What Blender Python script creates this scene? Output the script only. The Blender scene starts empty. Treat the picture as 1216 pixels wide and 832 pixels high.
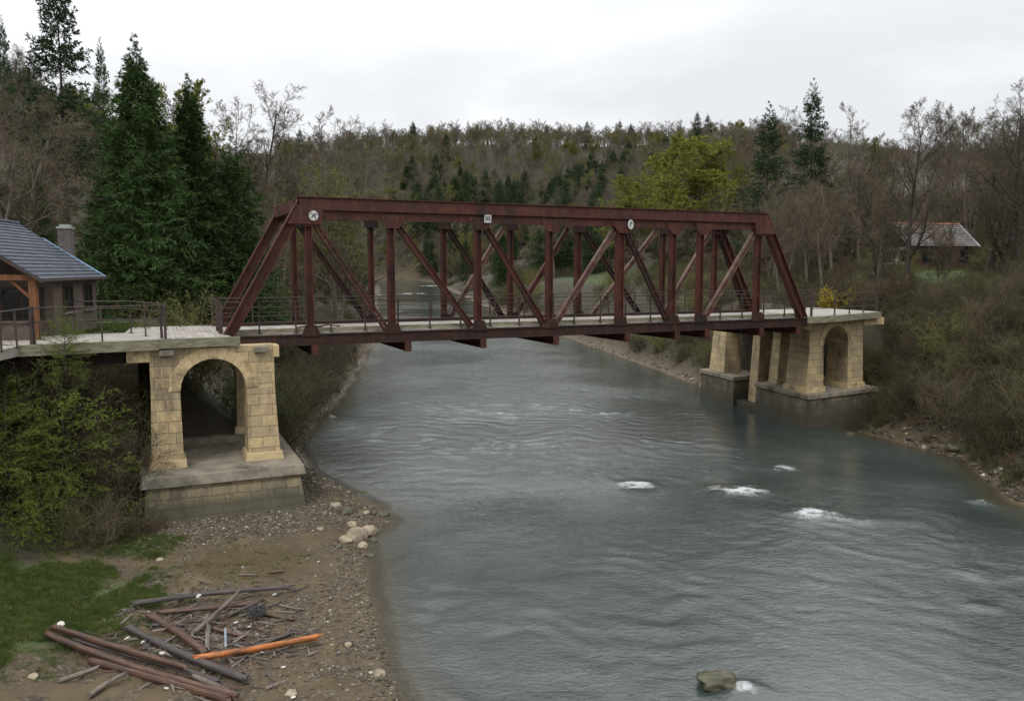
import bpy, math, random
import numpy as np
from mathutils import Vector, Matrix

# ------------------------------------------------------------------ camera, world, sun, exposure
scene = bpy.context.scene
col = scene.collection
FPX, CAMH, HORIZON = 950.0, 10.8, 319.0          # the photograph is 1216 x 832
PITCH = math.atan((416 - HORIZON) / FPX)
cd = bpy.data.cameras.new('camera')
cd.sensor_width = 36.0
cd.lens = 36.0 * FPX / 1216.0
cd.clip_end = 5000
cam = bpy.data.objects.new('camera', cd)
col.objects.link(cam)
cam.location = (0, 0, CAMH)
cam.rotation_euler = (math.pi / 2 - PITCH, 0, 0)
scene.camera = cam

SUN_EL, SUN_AZ = math.radians(48), math.radians(205)     # azimuth from +Y, clockwise
world = bpy.data.worlds.new('World')
scene.world = world
world.use_nodes = True
wn, wl = world.node_tree.nodes, world.node_tree.links
wn.clear()
w_out = wn.new('ShaderNodeOutputWorld')
w_bg = wn.new('ShaderNodeBackground')
w_bg.inputs['Strength'].default_value = 0.1
sky = wn.new('ShaderNodeTexSky')
sky.sky_type = 'NISHITA'
sky.sun_disc = False
sky.sun_elevation = SUN_EL
sky.sun_rotation = SUN_AZ
wtc = wn.new('ShaderNodeTexCoord')
wmap = wn.new('ShaderNodeMapping')
wmap.inputs['Scale'].default_value = (1.0, 1.0, 3.2)
wmap.inputs['Location'].default_value = (0.35, 0.2, 0.0)
wnz = wn.new('ShaderNodeTexNoise')
wnz.inputs['Scale'].default_value = 1.9
wnz.inputs['Detail'].default_value = 6
wnz.inputs['Roughness'].default_value = 0.52
wnz.inputs['Distortion'].default_value = 0.35
wramp = wn.new('ShaderNodeValToRGB')
wramp.color_ramp.elements[0].position = 0.40
wramp.color_ramp.elements[0].color = (0.80, 0.815, 0.84, 1)
wramp.color_ramp.elements[1].position = 0.58
wramp.color_ramp.elements[1].color = (0.97, 0.98, 1.0, 1)
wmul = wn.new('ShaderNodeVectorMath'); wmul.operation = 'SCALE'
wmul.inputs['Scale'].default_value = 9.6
wmix = wn.new('ShaderNodeMix'); wmix.data_type = 'RGBA'
wmix.inputs['Factor'].default_value = 0.94
wl.new(wtc.outputs['Generated'], wmap.inputs['Vector'])
wl.new(wmap.outputs['Vector'], wnz.inputs['Vector'])
wl.new(wnz.outputs['Fac'], wramp.inputs['Fac'])
wl.new(wramp.outputs['Color'], wmul.inputs[0])
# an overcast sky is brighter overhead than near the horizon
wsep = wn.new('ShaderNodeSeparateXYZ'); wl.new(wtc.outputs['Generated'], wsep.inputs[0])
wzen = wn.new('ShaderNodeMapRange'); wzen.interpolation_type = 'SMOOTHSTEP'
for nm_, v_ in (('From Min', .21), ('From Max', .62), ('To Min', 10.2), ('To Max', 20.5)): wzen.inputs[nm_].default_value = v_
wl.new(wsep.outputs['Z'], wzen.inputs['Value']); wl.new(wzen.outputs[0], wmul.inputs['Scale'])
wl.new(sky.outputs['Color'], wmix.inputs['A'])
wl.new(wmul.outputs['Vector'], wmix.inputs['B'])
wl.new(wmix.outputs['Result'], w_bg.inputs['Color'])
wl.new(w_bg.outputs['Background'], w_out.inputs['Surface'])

sd = bpy.data.lights.new('sun', 'SUN')
sd.energy = 1.1
sd.angle = math.radians(20)
sd.color = (1.0, 0.96, 0.9)
sun = bpy.data.objects.new('sun', sd)
col.objects.link(sun)
_sdir = Vector((math.sin(SUN_AZ) * math.cos(SUN_EL), math.cos(SUN_AZ) * math.cos(SUN_EL), math.sin(SUN_EL)))
sun.rotation_euler = (-_sdir).to_track_quat('-Z', 'Y').to_euler()
scene.view_settings.view_transform = 'Standard'
scene.view_settings.look = 'None'
scene.view_settings.exposure = 0.06
scene.view_settings.gamma = 1.0
scene.render.engine = 'CYCLES'
scene.cycles.max_bounces = 6
scene.cycles.diffuse_bounces = 3
scene.cycles.glossy_bounces = 3
scene.cycles.transparent_max_bounces = 16

# ------------------------------------------------------------------ helpers
R = math.radians
rng = np.random.default_rng(11)
random.seed(5)
cp_, sp_ = math.cos(PITCH), math.sin(PITCH)

def ray(px, py):
    x = (px - 608) / FPX; y = (416 - py) / FPX
    return np.array([x, cp_ + y * sp_, -sp_ + y * cp_])
def G(px, py, z):                       # point of the level z seen at that photo pixel
    r = ray(px, py); t = (z - CAMH) / r[2]
    return np.array([0, 0, CAMH]) + t * r
def at(px, py, Y):                      # point at depth Y seen at that photo pixel
    r = ray(px, py)
    return np.array([0, 0, CAMH]) + r * (Y / r[1])
def px_x(px, Y):
    return at(px, 319, Y)[0]

A0 = np.array([-13.25, 37.35])
_ang = R(65.7166)
U2 = np.array([math.sin(_ang), math.cos(_ang)]); V2 = np.array([-U2[1], U2[0]])
def W(s, v, z=0.0):                     # bridge frame: along, across, height
    p = A0 + s * U2 + v * V2
    return np.array([p[0], p[1], z])

def tag(o, label=None, cat=None, group=None, kind=None):
    if label: o['label'] = label
    if cat: o['category'] = cat
    if group: o['group'] = group
    if kind: o['kind'] = kind
    return o
def empty(name, loc, rz=0.0, label=None, cat=None, group=None):
    o = bpy.data.objects.new(name, None)
    col.objects.link(o)
    o.location = tuple(float(c) for c in loc); o.rotation_euler = (0, 0, rz)
    o.empty_display_size = 0.3
    return tag(o, label, cat, group)
def base_of(parent):
    p = np.zeros(3)
    while parent is not None:
        p += np.array(parent.location); parent = parent.parent
    return p
def copy_tree(o, parent=None):
    c = o.copy(); col.objects.link(c)
    if parent is not None: c.parent = parent
    for ch in o.children: copy_tree(ch, c)
    return c

def raw_mesh(name, V, F, mats, midx=None, smooth=False):
    V = np.asarray(V, np.float32); F = np.asarray(F, np.int32)
    me = bpy.data.meshes.new(name)
    n, k = F.shape
    me.vertices.add(len(V)); me.vertices.foreach_set('co', V.ravel())
    me.loops.add(n * k); me.loops.foreach_set('vertex_index', F.ravel())
    me.polygons.add(n); me.polygons.foreach_set('loop_start', np.arange(0, n * k, k, dtype=np.int32))
    try: me.polygons.foreach_set('loop_total', np.full(n, k, np.int32))
    except Exception: pass
    for m in (mats if isinstance(mats, (list, tuple)) else [mats]): me.materials.append(m)
    if midx is not None: me.polygons.foreach_set('material_index', np.asarray(midx, np.int32))
    me.update(calc_edges=True)
    me.polygons.foreach_set('use_smooth', np.full(n, bool(smooth)))
    return me
def link(name, me, parent=None):
    o = bpy.data.objects.new(name, me); col.objects.link(o)
    if parent is not None: o.parent = parent
    return o

class MB:
    """Collects convex pieces; build() links them as one mesh. T maps local to world."""
    def __init__(s, T=None): s.v = []; s.f = []; s.T = T
    def add(s, vs, fs):
        b = len(s.v)
        for p in vs:
            s.v.append(tuple(s.T(*p)) if s.T else tuple(p))
        s.f += [tuple(i + b for i in f) for f in fs]
        return s
    def box(s, x0, x1, y0, y1, z0, z1):
        return s.add([(x0,y0,z0),(x1,y0,z0),(x1,y1,z0),(x0,y1,z0),(x0,y0,z1),(x1,y0,z1),(x1,y1,z1),(x0,y1,z1)],
                     [(0,3,2,1),(4,5,6,7),(0,1,5,4),(1,2,6,5),(2,3,7,6),(3,0,4,7)])
    def frustum(s, lo, hi, z0, z1):     # lo, hi = (x0,x1,y0,y1)
        a, b = lo, hi
        return s.add([(a[0],a[2],z0),(a[1],a[2],z0),(a[1],a[3],z0),(a[0],a[3],z0),(b[0],b[2],z1),(b[1],b[2],z1),(b[1],b[3],z1),(b[0],b[3],z1)],
                     [(0,3,2,1),(4,5,6,7),(0,1,5,4),(1,2,6,5),(2,3,7,6),(3,0,4,7)])
    def prism_y(s, poly, y0, y1):       # poly in (x,z), extruded along y
        n = len(poly)
        vs = [(x, y0, z) for x, z in poly] + [(x, y1, z) for x, z in poly]
        return s.add(vs, [tuple(range(n)), tuple(range(2*n-1, n-1, -1))] + [(i, i+n, (i+1) % n + n, (i+1) % n) for i in range(n)])
    def prism_z(s, poly, z0, z1):
        n = len(poly)
        vs = [(x, y, z0) for x, y in poly] + [(x, y, z1) for x, y in poly]
        return s.add(vs, [tuple(range(n-1, -1, -1)), tuple(range(n, 2*n))] + [(i, (i+1) % n, (i+1) % n + n, i+n) for i in range(n)])
    def bar(s, p0, p1, w, h, side=None):    # w along `side`, h along the third axis
        p0 = np.array(p0, float); p1 = np.array(p1, float)
        d = p1 - p0; d /= np.linalg.norm(d)
        sd_ = np.array(side if side is not None else (0, 0, 1) if abs(d[2]) < .9 else (1, 0, 0), float)
        sd_ = sd_ - d * (sd_ @ d); sd_ /= np.linalg.norm(sd_)
        t = np.cross(d, sd_)
        c = [p + sd_ * (a * w / 2) + t * (b * h / 2) for p in (p0, p1) for a, b in ((-1,-1),(1,-1),(1,1),(-1,1))]
        return s.add(c, [(0,3,2,1),(4,5,6,7),(0,1,5,4),(1,2,6,5),(2,3,7,6),(3,0,4,7)])
    def tube(s, p0, p1, r0, r1=None, n=8):
        r1 = r0 if r1 is None else r1
        p0 = np.array(p0, float); p1 = np.array(p1, float)
        d = p1 - p0; d /= np.linalg.norm(d)
        a = np.cross(d, (0, 0, 1) if abs(d[2]) < .9 else (1, 0, 0)); a /= np.linalg.norm(a); b = np.cross(d, a)
        vs = [p + r * (math.cos(2*math.pi*i/n) * a + math.sin(2*math.pi*i/n) * b) for p, r in ((p0, r0), (p1, r1)) for i in range(n)]
        return s.add(vs, [tuple(range(n-1, -1, -1)), tuple(range(n, 2*n))] + [(i, (i+1) % n, (i+1) % n + n, i+n) for i in range(n)])
    def ibeam(s, p0, p1, across, w, h, t=0.045):
        """H section: flanges of width w (in the across direction) h apart, and the web."""
        p0 = np.array(p0, float); p1 = np.array(p1, float)
        d = p1 - p0; d /= np.linalg.norm(d)
        a = np.array(across, float); a -= d * (a @ d); a /= np.linalg.norm(a)
        q = np.cross(d, a)
        for k in (-1, 1): s.bar(p0 + q * k * (h/2 - t/2), p1 + q * k * (h/2 - t/2), w, t, a)
        s.bar(p0, p1, t, h - 2 * t + .01, a)
        return s
    def build(s, name, mat, parent=None, smooth=False, bevel=0.0):
        b = base_of(parent)
        me = bpy.data.meshes.new(name)
        me.from_pydata([(x - b[0], y - b[1], z - b[2]) for x, y, z in s.v], [], s.f)
        me.materials.append(mat)
        me.update()
        uvl = me.uv_layers.new(name='UVMap')
        V = s.v
        for p in me.polygons:
            n = p.normal
            if abs(n.z) > .97: t = Vector((1, 0, 0)); bt = Vector((0, 1, 0))
            else:
                t = Vector((0, 0, 1)).cross(n).normalized(); bt = n.cross(t)
            for li in p.loop_indices:
                q = Vector(V[me.loops[li].vertex_index])
                uvl.data[li].uv = (q.dot(t), q.dot(bt))
            p.use_smooth = smooth
        o = link(name, me, parent)
        if bevel:
            m = o.modifiers.new('bevel', 'BEVEL'); m.width = bevel; m.segments = 2; m.limit_method = 'ANGLE'
        return o

# ------------------------------------------------------------------ materials
def new_mat(name):
    m = bpy.data.materials.new(name); m.use_nodes = True
    nt = m.node_tree; nt.nodes.clear()
    out = nt.nodes.new('ShaderNodeOutputMaterial'); b = nt.nodes.new('ShaderNodeBsdfPrincipled')
    nt.links.new(b.outputs[0], out.inputs[0])
    return m, nt, b
def N(nt, kind, **kw):
    n = nt.nodes.new(kind)
    for k, v in kw.items():
        if k in n.inputs: n.inputs[k].default_value = v
        else: setattr(n, k, v)
    return n
def L(nt, a, b): nt.links.new(a, b)
def coords(nt, which='Object', scale=(1, 1, 1)):
    tc = N(nt, 'ShaderNodeTexCoord'); mp = N(nt, 'ShaderNodeMapping', Scale=scale)
    L(nt, tc.outputs[which], mp.inputs['Vector']); return mp.outputs['Vector']
def world_pos(nt, scale=(1, 1, 1)):
    g = N(nt, 'ShaderNodeNewGeometry'); mp = N(nt, 'ShaderNodeMapping', Scale=scale)
    L(nt, g.outputs['Position'], mp.inputs['Vector']); return mp.outputs['Vector']
def noise(nt, vec, scale, detail=4, rough=.55, dist=0.0):
    n = N(nt, 'ShaderNodeTexNoise', Scale=scale, Detail=detail, Roughness=rough, Distortion=dist)
    if vec is not None: L(nt, vec, n.inputs['Vector'])
    return n.outputs['Fac']
def ramp(nt, fac, stops):
    r = N(nt, 'ShaderNodeValToRGB')
    e = r.color_ramp.elements
    while len(e) < len(stops): e.new(0.5)
    for el, (p, c) in zip(e, stops):
        el.position = p; el.color = (*c, 1) if len(c) == 3 else c
    L(nt, fac, r.inputs['Fac']); return r.outputs['Color']
def g(v): return (v, v, v)
def mix(nt, fac, a, b, blend='MIX'):
    m = N(nt, 'ShaderNodeMix', data_type='RGBA', blend_type=blend)
    for sock, val in ((m.inputs['Factor'], fac), (m.inputs['A'], a), (m.inputs['B'], b)):
        if hasattr(val, 'is_linked') or hasattr(val, 'links'): L(nt, val, sock)
        elif isinstance(val, (int, float)): sock.default_value = val
        else: sock.default_value = (*val, 1)
    return m.outputs['Result']
def bump(nt, b, height, strength=.4, dist=.02):
    bp = N(nt, 'ShaderNodeBump', Strength=strength, Distance=dist)
    L(nt, height, bp.inputs['Height']); L(nt, bp.outputs['Normal'], b.inputs['Normal'])
    return bp
def attr(nt, name):
    a = N(nt, 'ShaderNodeAttribute', attribute_name=name); return a

def mottled(name, c1, c2, scale=3, rough=.8, c3=None, s3=.6, bmp=.3, stretch=(1, 1, 1), metallic=0.0, lo=.35, hi=.65, bdist=.02, c4=None):
    m, nt, b = new_mat(name)
    v = world_pos(nt, stretch)
    c = ramp(nt, noise(nt, v, scale, 6, .62), [(lo, c1), (hi, c2)])
    if c3: c = mix(nt, ramp(nt, noise(nt, v, s3, 5, .65), [(.5, g(0)), (.68, g(1))]), c, c3)
    if c4: c = mix(nt, ramp(nt, noise(nt, world_pos(nt, (1, 1, .4)), 3.1, 8, .72), [(.54, g(0)), (.70, g(.85))]), c, c4)
    L(nt, c, b.inputs['Base Color'])
    b.inputs['Specular IOR Level'].default_value = .28; b.inputs['Roughness'].default_value = rough; b.inputs['Metallic'].default_value = metallic
    if bmp: bump(nt, b, noise(nt, v, scale * 4, 5, .6), bmp, bdist)
    return m

def brick_mat(name, c1, c2, mortar, bw, bh, ms=.012, rough=.85, stain=(.05, .045, .035), stain_amt=(.5, .72), off=.5, dirt_z=None):
    m, nt, b = new_mat(name)
    tc = N(nt, 'ShaderNodeTexCoord')
    wob = N(nt, 'ShaderNodeTexNoise', Scale=1.3, Detail=2)
    L(nt, tc.outputs['UV'], wob.inputs['Vector'])
    wv = N(nt, 'ShaderNodeMix', data_type='RGBA', blend_type='LINEAR_LIGHT'); wv.inputs['Factor'].default_value = .035
    L(nt, tc.outputs['UV'], wv.inputs['A']); L(nt, wob.outputs['Color'], wv.inputs['B'])
    br = N(nt, 'ShaderNodeTexBrick', Scale=1.0)
    br.inputs['Brick Width'].default_value = bw; br.inputs['Row Height'].default_value = bh
    br.inputs['Mortar Size'].default_value = ms; br.inputs['Mortar Smooth'].default_value = .35
    br.inputs['Color1'].default_value = (*c1, 1); br.inputs['Color2'].default_value = (*c2, 1); br.inputs['Mortar'].default_value = (*mortar, 1)
    br.offset = off; br.squash = .8; br.squash_frequency = 3
    L(nt, wv.outputs['Result'], br.inputs['Vector'])
    v = world_pos(nt)
    fine = noise(nt, v, 7, 8, .7)
    c = mix(nt, .55, br.outputs['Color'], ramp(nt, fine, [(.3, g(.55)), (.7, g(1.25))]), 'MULTIPLY')
    vs = world_pos(nt, (1, 1, .28))
    st = noise(nt, vs, 1.1, 8, .74)
    c = mix(nt, ramp(nt, st, [(stain_amt[0], g(0)), (stain_amt[1], g(.9))]), c, stain)
    if dirt_z is not None:                                 # green-black tide mark on the courses above the water
        sp = N(nt, 'ShaderNodeSeparateXYZ'); L(nt, world_pos(nt), sp.inputs[0])
        ad = N(nt, 'ShaderNodeMath', operation='MULTIPLY_ADD'); L(nt, fine, ad.inputs[0]); ad.inputs[1].default_value = -1.3; L(nt, sp.outputs['Z'], ad.inputs[2])
        c = mix(nt, ramp(nt, ad.outputs[0], [(0.0, g(.85)), (min(1, dirt_z), g(0))]), c, (.05, .048, .03))
    L(nt, c, b.inputs['Base Color']); b.inputs['Roughness'].default_value = rough
    hh = mix(nt, .75, fine, br.outputs['Fac'], 'SUBTRACT')
    bump(nt, b, hh, .7, .03)
    return m

def leaf_mat(name, c1, c2, c3=None, trans=.25, rough=.6):
    m, nt, b = new_mat(name)
    oi = N(nt, 'ShaderNodeObjectInfo')
    v = world_pos(nt)
    c = ramp(nt, noise(nt, v, .9, 5, .7), [(.3, c1), (.7, c2)])
    if c3: c = mix(nt, ramp(nt, noise(nt, v, 2.7, 3, .6), [(.5, g(0)), (.7, g(.8))]), c, c3)
    hs = N(nt, 'ShaderNodeHueSaturation')
    mr = N(nt, 'ShaderNodeMapRange'); mr.inputs['To Min'].default_value = .8; mr.inputs['To Max'].default_value = 1.25
    L(nt, oi.outputs['Random'], mr.inputs['Value']); L(nt, mr.outputs[0], hs.inputs['Value']); L(nt, c, hs.inputs['Color'])
    L(nt, hs.outputs[0], b.inputs['Base Color']); b.inputs['Roughness'].default_value = rough
    b.inputs['Specular IOR Level'].default_value = .2
    if trans:
        out = [n for n in nt.nodes if n.type == 'OUTPUT_MATERIAL'][0]
        tr = N(nt, 'ShaderNodeBsdfTranslucent'); L(nt, hs.outputs[0], tr.inputs[0])
        ms = N(nt, 'ShaderNodeMixShader'); ms.inputs[0].default_value = trans
        L(nt, b.outputs[0], ms.inputs[1]); L(nt, tr.outputs[0], ms.inputs[2]); L(nt, ms.outputs[0], out.inputs[0])
    return m

M = {}
M['steel'] = mottled('rusted red steel', (.042, .013, .010), (.082, .025, .017), 2.4, .62, (.022, .013, .010), .9, .4, (1, 1, .55), c4=(.11, .048, .028))
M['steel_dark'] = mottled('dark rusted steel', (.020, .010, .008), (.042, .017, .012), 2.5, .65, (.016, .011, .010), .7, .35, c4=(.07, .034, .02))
M['steel_worn'] = mottled('paint-worn steel', (.080, .036, .026), (.16, .105, .08), 2.6, .6, (.05, .018, .014), 1.1, .3)
M['rail'] = mottled('weathered rail iron', (.035, .026, .024), (.075, .052, .046), 4, .6, None, 1, .2)
M['stone'] = brick_mat('sandstone blocks', (.54, .41, .22), (.36, .285, .175), (.18, .14, .09), 1.0, .50, .014, .85, (.080, .066, .048), (.47, .72))
M['plinth'] = brick_mat('weathered plinth blocks', (.37, .29, .16), (.20, .165, .105), (.085, .07, .046), 1.05, .40, .014, .85, (.048, .043, .034), (.46, .68), .5, .6)
M['plinth_recess'] = brick_mat('damp plinth and shaded recess blocks', (.20, .165, .105), (.115, .095, .066), (.05, .043, .032), 1.05, .40, .014, .8, (.032, .029, .023), (.42, .64), .5, 1.0)
M['concrete'] = mottled('worn concrete cap', (.16, .14, .105), (.27, .24, .185), 1.8, .85, (.075, .068, .052), .7, .35)
M['foot'] = mottled('stone foot block', (.42, .32, .18), (.54, .42, .24), 2.5, .85, (.15, .115, .07), 1.1, .3)
M['deck'] = None
M['path'] = mottled('pale concrete path', (.25, .235, .205), (.35, .33, .295), 1.7, .85, (.23, .21, .17), .8, .25)
M['deck_edge'] = mottled('mossy timber edge', (.15, .135, .09), (.27, .25, .18), 2.0, .85, (.10, .095, .05), .9, .5, (1, 1, 5))
M['slate'] = mottled('slate', (.075, .085, .105), (.135, .15, .18), 3.5, .5, (.05, .058, .075), 1.3, .3)
M['tile'] = mottled('old clay tile', (.34, .33, .34), (.48, .47, .48), 2.5, .7, (.30, .14, .10), .4, .3)
M['render'] = mottled('grey brown render', (.075, .056, .045), (.115, .09, .074), 3, .85, None, 1, .25)
M['dark_wood'] = mottled('dark timber', (.030, .018, .012), (.06, .035, .023), 4, .7, None, 1, .3, (1, 1, .3))
M['porch_wood'] = mottled('varnished porch timber', (.105, .042, .018), (.19, .08, .034), 3, .55, None, 1, .3, (3, 3, .5))
M['white_wood'] = mottled('white boarding', (.16, .16, .15), (.30, .29, .27), 2, .7, (.3, .3, .28), .8, .2)
M['lead'] = mottled('blue lead flashing', (.16, .27, .42), (.25, .38, .55), 4, .5, None, 1, .1)
M['chimney'] = brick_mat('chimney brick', (.10, .085, .08), (.145, .12, .11), (.07, .065, .06), .22, .08, .008)
M['pot'] = mottled('chimney cap stone', (.22, .24, .20), (.32, .34, .29), 5, .85)
def glass_mat():
    m, nt, b = new_mat('window glass')
    b.inputs['Base Color'].default_value = (.012, .014, .016, 1); b.inputs['Roughness'].default_value = .08
    return m
M['glass'] = glass_mat()
def plaque_mat():
    m, nt, b = new_mat('enamel plaque')
    c = ramp(nt, noise(nt, world_pos(nt), 9, 5, .6), [(.35, (.30, .295, .28)), (.62, (.56, .555, .54))])
    L(nt, c, b.inputs['Base Color']); b.inputs['Roughness'].default_value = .45
    return m
M['plaque'] = plaque_mat()
M['ink'] = mottled('faded black paint', (.02, .02, .022), (.05, .05, .052), 8, .6, None, 1, 0)
M['bark'] = mottled('grey brown bark', (.075, .060, .046), (.14, .115, .09), 5, .9, None, 1, .4, (1, 1, .25))
M['bark_dark'] = mottled('dark bark', (.028, .022, .017), (.055, .043, .033), 5, .9, None, 1, .4, (1, 1, .25))
M['twig'] = leaf_mat('brown twigs', (.078, .062, .038), (.135, .110, .070), None, 0, .8)
M['twig_dark'] = leaf_mat('dark brown twigs', (.042, .034, .020), (.078, .063, .038), None, 0, .8)
M['twig_grey'] = leaf_mat('grey twigs', (.090, .076, .056), (.150, .128, .098), None, 0, .8)
M['twig_olive'] = leaf_mat('olive budding twigs', (.108, .100, .040), (.165, .150, .058), None, 0, .8)
M['needles'] = leaf_mat('dark spruce needles', (.020, .044, .012), (.046, .084, .019), (.075, .112, .025), .15)
M['needles_blue'] = leaf_mat('sombre fir needles', (.020, .040, .017), (.040, .068, .026), (.055, .085, .03), .12)
M['needles_yellow'] = leaf_mat('yellow green needles', (.060, .092, .015), (.115, .15, .024), (.18, .195, .034), .25)
M['leaf_spring'] = leaf_mat('young spring leaves', (.15, .16, .026), (.215, .22, .036), (.11, .12, .026), .3)
M['leaf_olive'] = leaf_mat('olive buds', (.115, .112, .034), (.165, .158, .046), (.085, .085, .028), .25)
M['leaf_green'] = leaf_mat('green leaves', (.040, .065, .013), (.08, .11, .022), (.11, .13, .03), .25)
M['leaf_yellow'] = leaf_mat('yellow blossom', (.36, .27, .015), (.50, .38, .02), (.20, .19, .02), .2)
M['leaf_dry'] = leaf_mat('dry brown leaves', (.10, .06, .03), (.17, .10, .05), (.07, .05, .03), .15)
M['grass'] = leaf_mat('grass blades', (.050, .080, .016), (.085, .120, .026), (.14, .135, .050), .25)
M['rock'] = mottled('river rock', (.20, .165, .115), (.36, .30, .21), 2.6, .8, (.12, .10, .075), 1.2, .5)
M['rock_wet'] = mottled('wet dark rock', (.055, .052, .035), (.10, .092, .058), 2.6, .35, (.05, .06, .02), 1.2, .5)
def pebble_mat():
    m, nt, b = new_mat('pebbles')
    oi = N(nt, 'ShaderNodeObjectInfo')
    c = ramp(nt, oi.outputs['Random'], [(0, (.036, .028, .019)), (.45, (.075, .059, .040)), (.8, (.125, .10, .072)), (.95, (.19, .16, .12)), (1, (.40, .37, .31))])
    L(nt, mix(nt, .5, c, ramp(nt, noise(nt, world_pos(nt), 12, 4), [(.3, g(.6)), (.7, g(1.2))]), 'MULTIPLY'), b.inputs['Base Color'])
    b.inputs['Roughness'].default_value = .75
    return m
M['pebble'] = pebble_mat()
def plank_mat():
    m, nt, b = new_mat('pale deck planks')
    tc = N(nt, 'ShaderNodeTexCoord'); mp = N(nt, 'ShaderNodeMapping'); mp.inputs['Rotation'].default_value = (0, 0, -math.atan2(U2[1], U2[0]))
    L(nt, tc.outputs['UV'], mp.inputs['Vector'])
    sp = N(nt, 'ShaderNodeMapping'); sp.inputs['Rotation'].default_value = (0, 0, math.pi / 2); L(nt, mp.outputs[0], sp.inputs[0])
    br = N(nt, 'ShaderNodeTexBrick', Scale=1.0); br.inputs['Brick Width'].default_value = 3.2; br.inputs['Row Height'].default_value = .24
    br.inputs['Mortar Size'].default_value = .012; br.inputs['Color1'].default_value = (.27, .25, .22, 1); br.inputs['Color2'].default_value = (.36, .335, .30, 1); br.inputs['Mortar'].default_value = (.17, .155, .135, 1)
    L(nt, sp.outputs[0], br.inputs['Vector'])
    v = world_pos(nt)
    c = mix(nt, .6, br.outputs['Color'], ramp(nt, noise(nt, v, 2.0, 7, .7), [(.32, g(.55)), (.66, g(1.3))]), 'MULTIPLY')
    c = mix(nt, ramp(nt, noise(nt, v, .8, 5, .6), [(.56, g(0)), (.66, g(.75))]), c, (.17, .11, .09))
    L(nt, c, b.inputs['Base Color']); b.inputs['Roughness'].default_value = .8
    bump(nt, b, br.outputs['Fac'], -.6, .02)
    return m
M['deck'] = plank_mat()
def timber_mat(name, c1, c2, c3):
    m, nt, b = new_mat(name)
    v = coords(nt, 'Object', (.5, 9, 9))
    c = ramp(nt, noise(nt, v, 2.4, 8, .75, .3), [(.36, c1), (.52, c2), (.66, c3)])
    dk = ramp(nt, noise(nt, coords(nt, 'Object', (.8, 1.5, 1.5)), 1.5, 5, .65), [(.5, g(0)), (.7, g(.75))])
    L(nt, mix(nt, dk, c, (.035, .026, .022)), b.inputs['Base Color']); b.inputs['Roughness'].default_value = .62
    bump(nt, b, noise(nt, v, 4, 5, .7), .7, .02)
    return m
M['timber_red'] = timber_mat('red brown timber', (.032, .018, .013), (.085, .041, .025), (.175, .10, .062))
M['timber_dark'] = timber_mat('charred grey timber', (.028, .024, .023), (.06, .05, .046), (.13, .105, .09))
M['timber_grey'] = timber_mat('weathered grey timber', (.075, .06, .05), (.15, .12, .098), (.24, .20, .165))
M['timber_orange'] = timber_mat('fresh orange timber', (.26, .075, .016), (.46, .15, .035), (.60, .25, .08))
M['litter'] = mottled('pale litter', (.36, .345, .30), (.60, .58, .53), 6, .7, None, 1, .3)

# ------------------------------------------------------------------ terrain and river
def smooth(a, b, x):
    t = np.clip((x - a) / (b - a), 0, 1); return t * t * (3 - 2 * t)
_LY = np.array([-30, 0, 14, 20, 23.4, 27.8, 30.2, 33.6, 36.0, 39.5, 42.8, 48.9, 57, 68, 102, 130, 200, 300, 360, 420, 600, 1500.])
_LX = np.array([9, 2.0, -1.6, -3.0, -4.3, -5.5, -5.9, -5.3, -6.6, -9.0, -11.2, -13.6, -14.2, -14.6, -18.5, -21, -34, -50, -62, -120, -160, -200.])
_RY = np.array([-30, 0, 20, 36.7, 44.6, 52.6, 60, 69, 84, 97, 120, 150, 200, 300, 360, 400, 430, 600, 1500.])
_RX = np.array([24, 23.5, 23.0, 23.6, 25.6, 23.3, 21.0, 18.0, 16.2, 13.5, 8.0, 2.0, -8, -25, -34, -48, -120.1, -160.1, -200.1])
def hash2(ix, iy, seed):
    h = (ix.astype(np.int64) * 374761393 + iy.astype(np.int64) * 668265263 + seed * 974634777) & 0x7fffffff
    h = (h ^ (h >> 13)) * 1274126177 & 0x7fffffff
    return ((h ^ (h >> 16)) & 0xffff) / 65535.0
def vnoise(x, y, seed=0):
    ix, iy = np.floor(x), np.floor(y); fx, fy = x - ix, y - iy
    fx = fx * fx * (3 - 2 * fx); fy = fy * fy * (3 - 2 * fy)
    a = hash2(ix, iy, seed); b = hash2(ix + 1, iy, seed); c = hash2(ix, iy + 1, seed); d = hash2(ix + 1, iy + 1, seed)
    return (a + (b - a) * fx) * (1 - fy) + (c + (d - c) * fx) * fy
def fbm(x, y, seed=0, o=4):
    s, a, t = 0, 1.0, 0
    for k in range(o):
        s = s + a * vnoise(x * 2 ** k, y * 2 ** k, seed + k); t += a; a *= .5
    return s / t
def water_z(Y): return np.where(Y > 75, 0.0165 * (Y - 75) * smooth(75, 130, Y), 0.0)
def shore(X, Y):
    jit = (fbm(X * .35, Y * .35, 3) - .5) * 1.1
    return np.interp(Y, _LY, _LX) - X + jit, X - np.interp(Y, _RY, _RX) + jit
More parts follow.
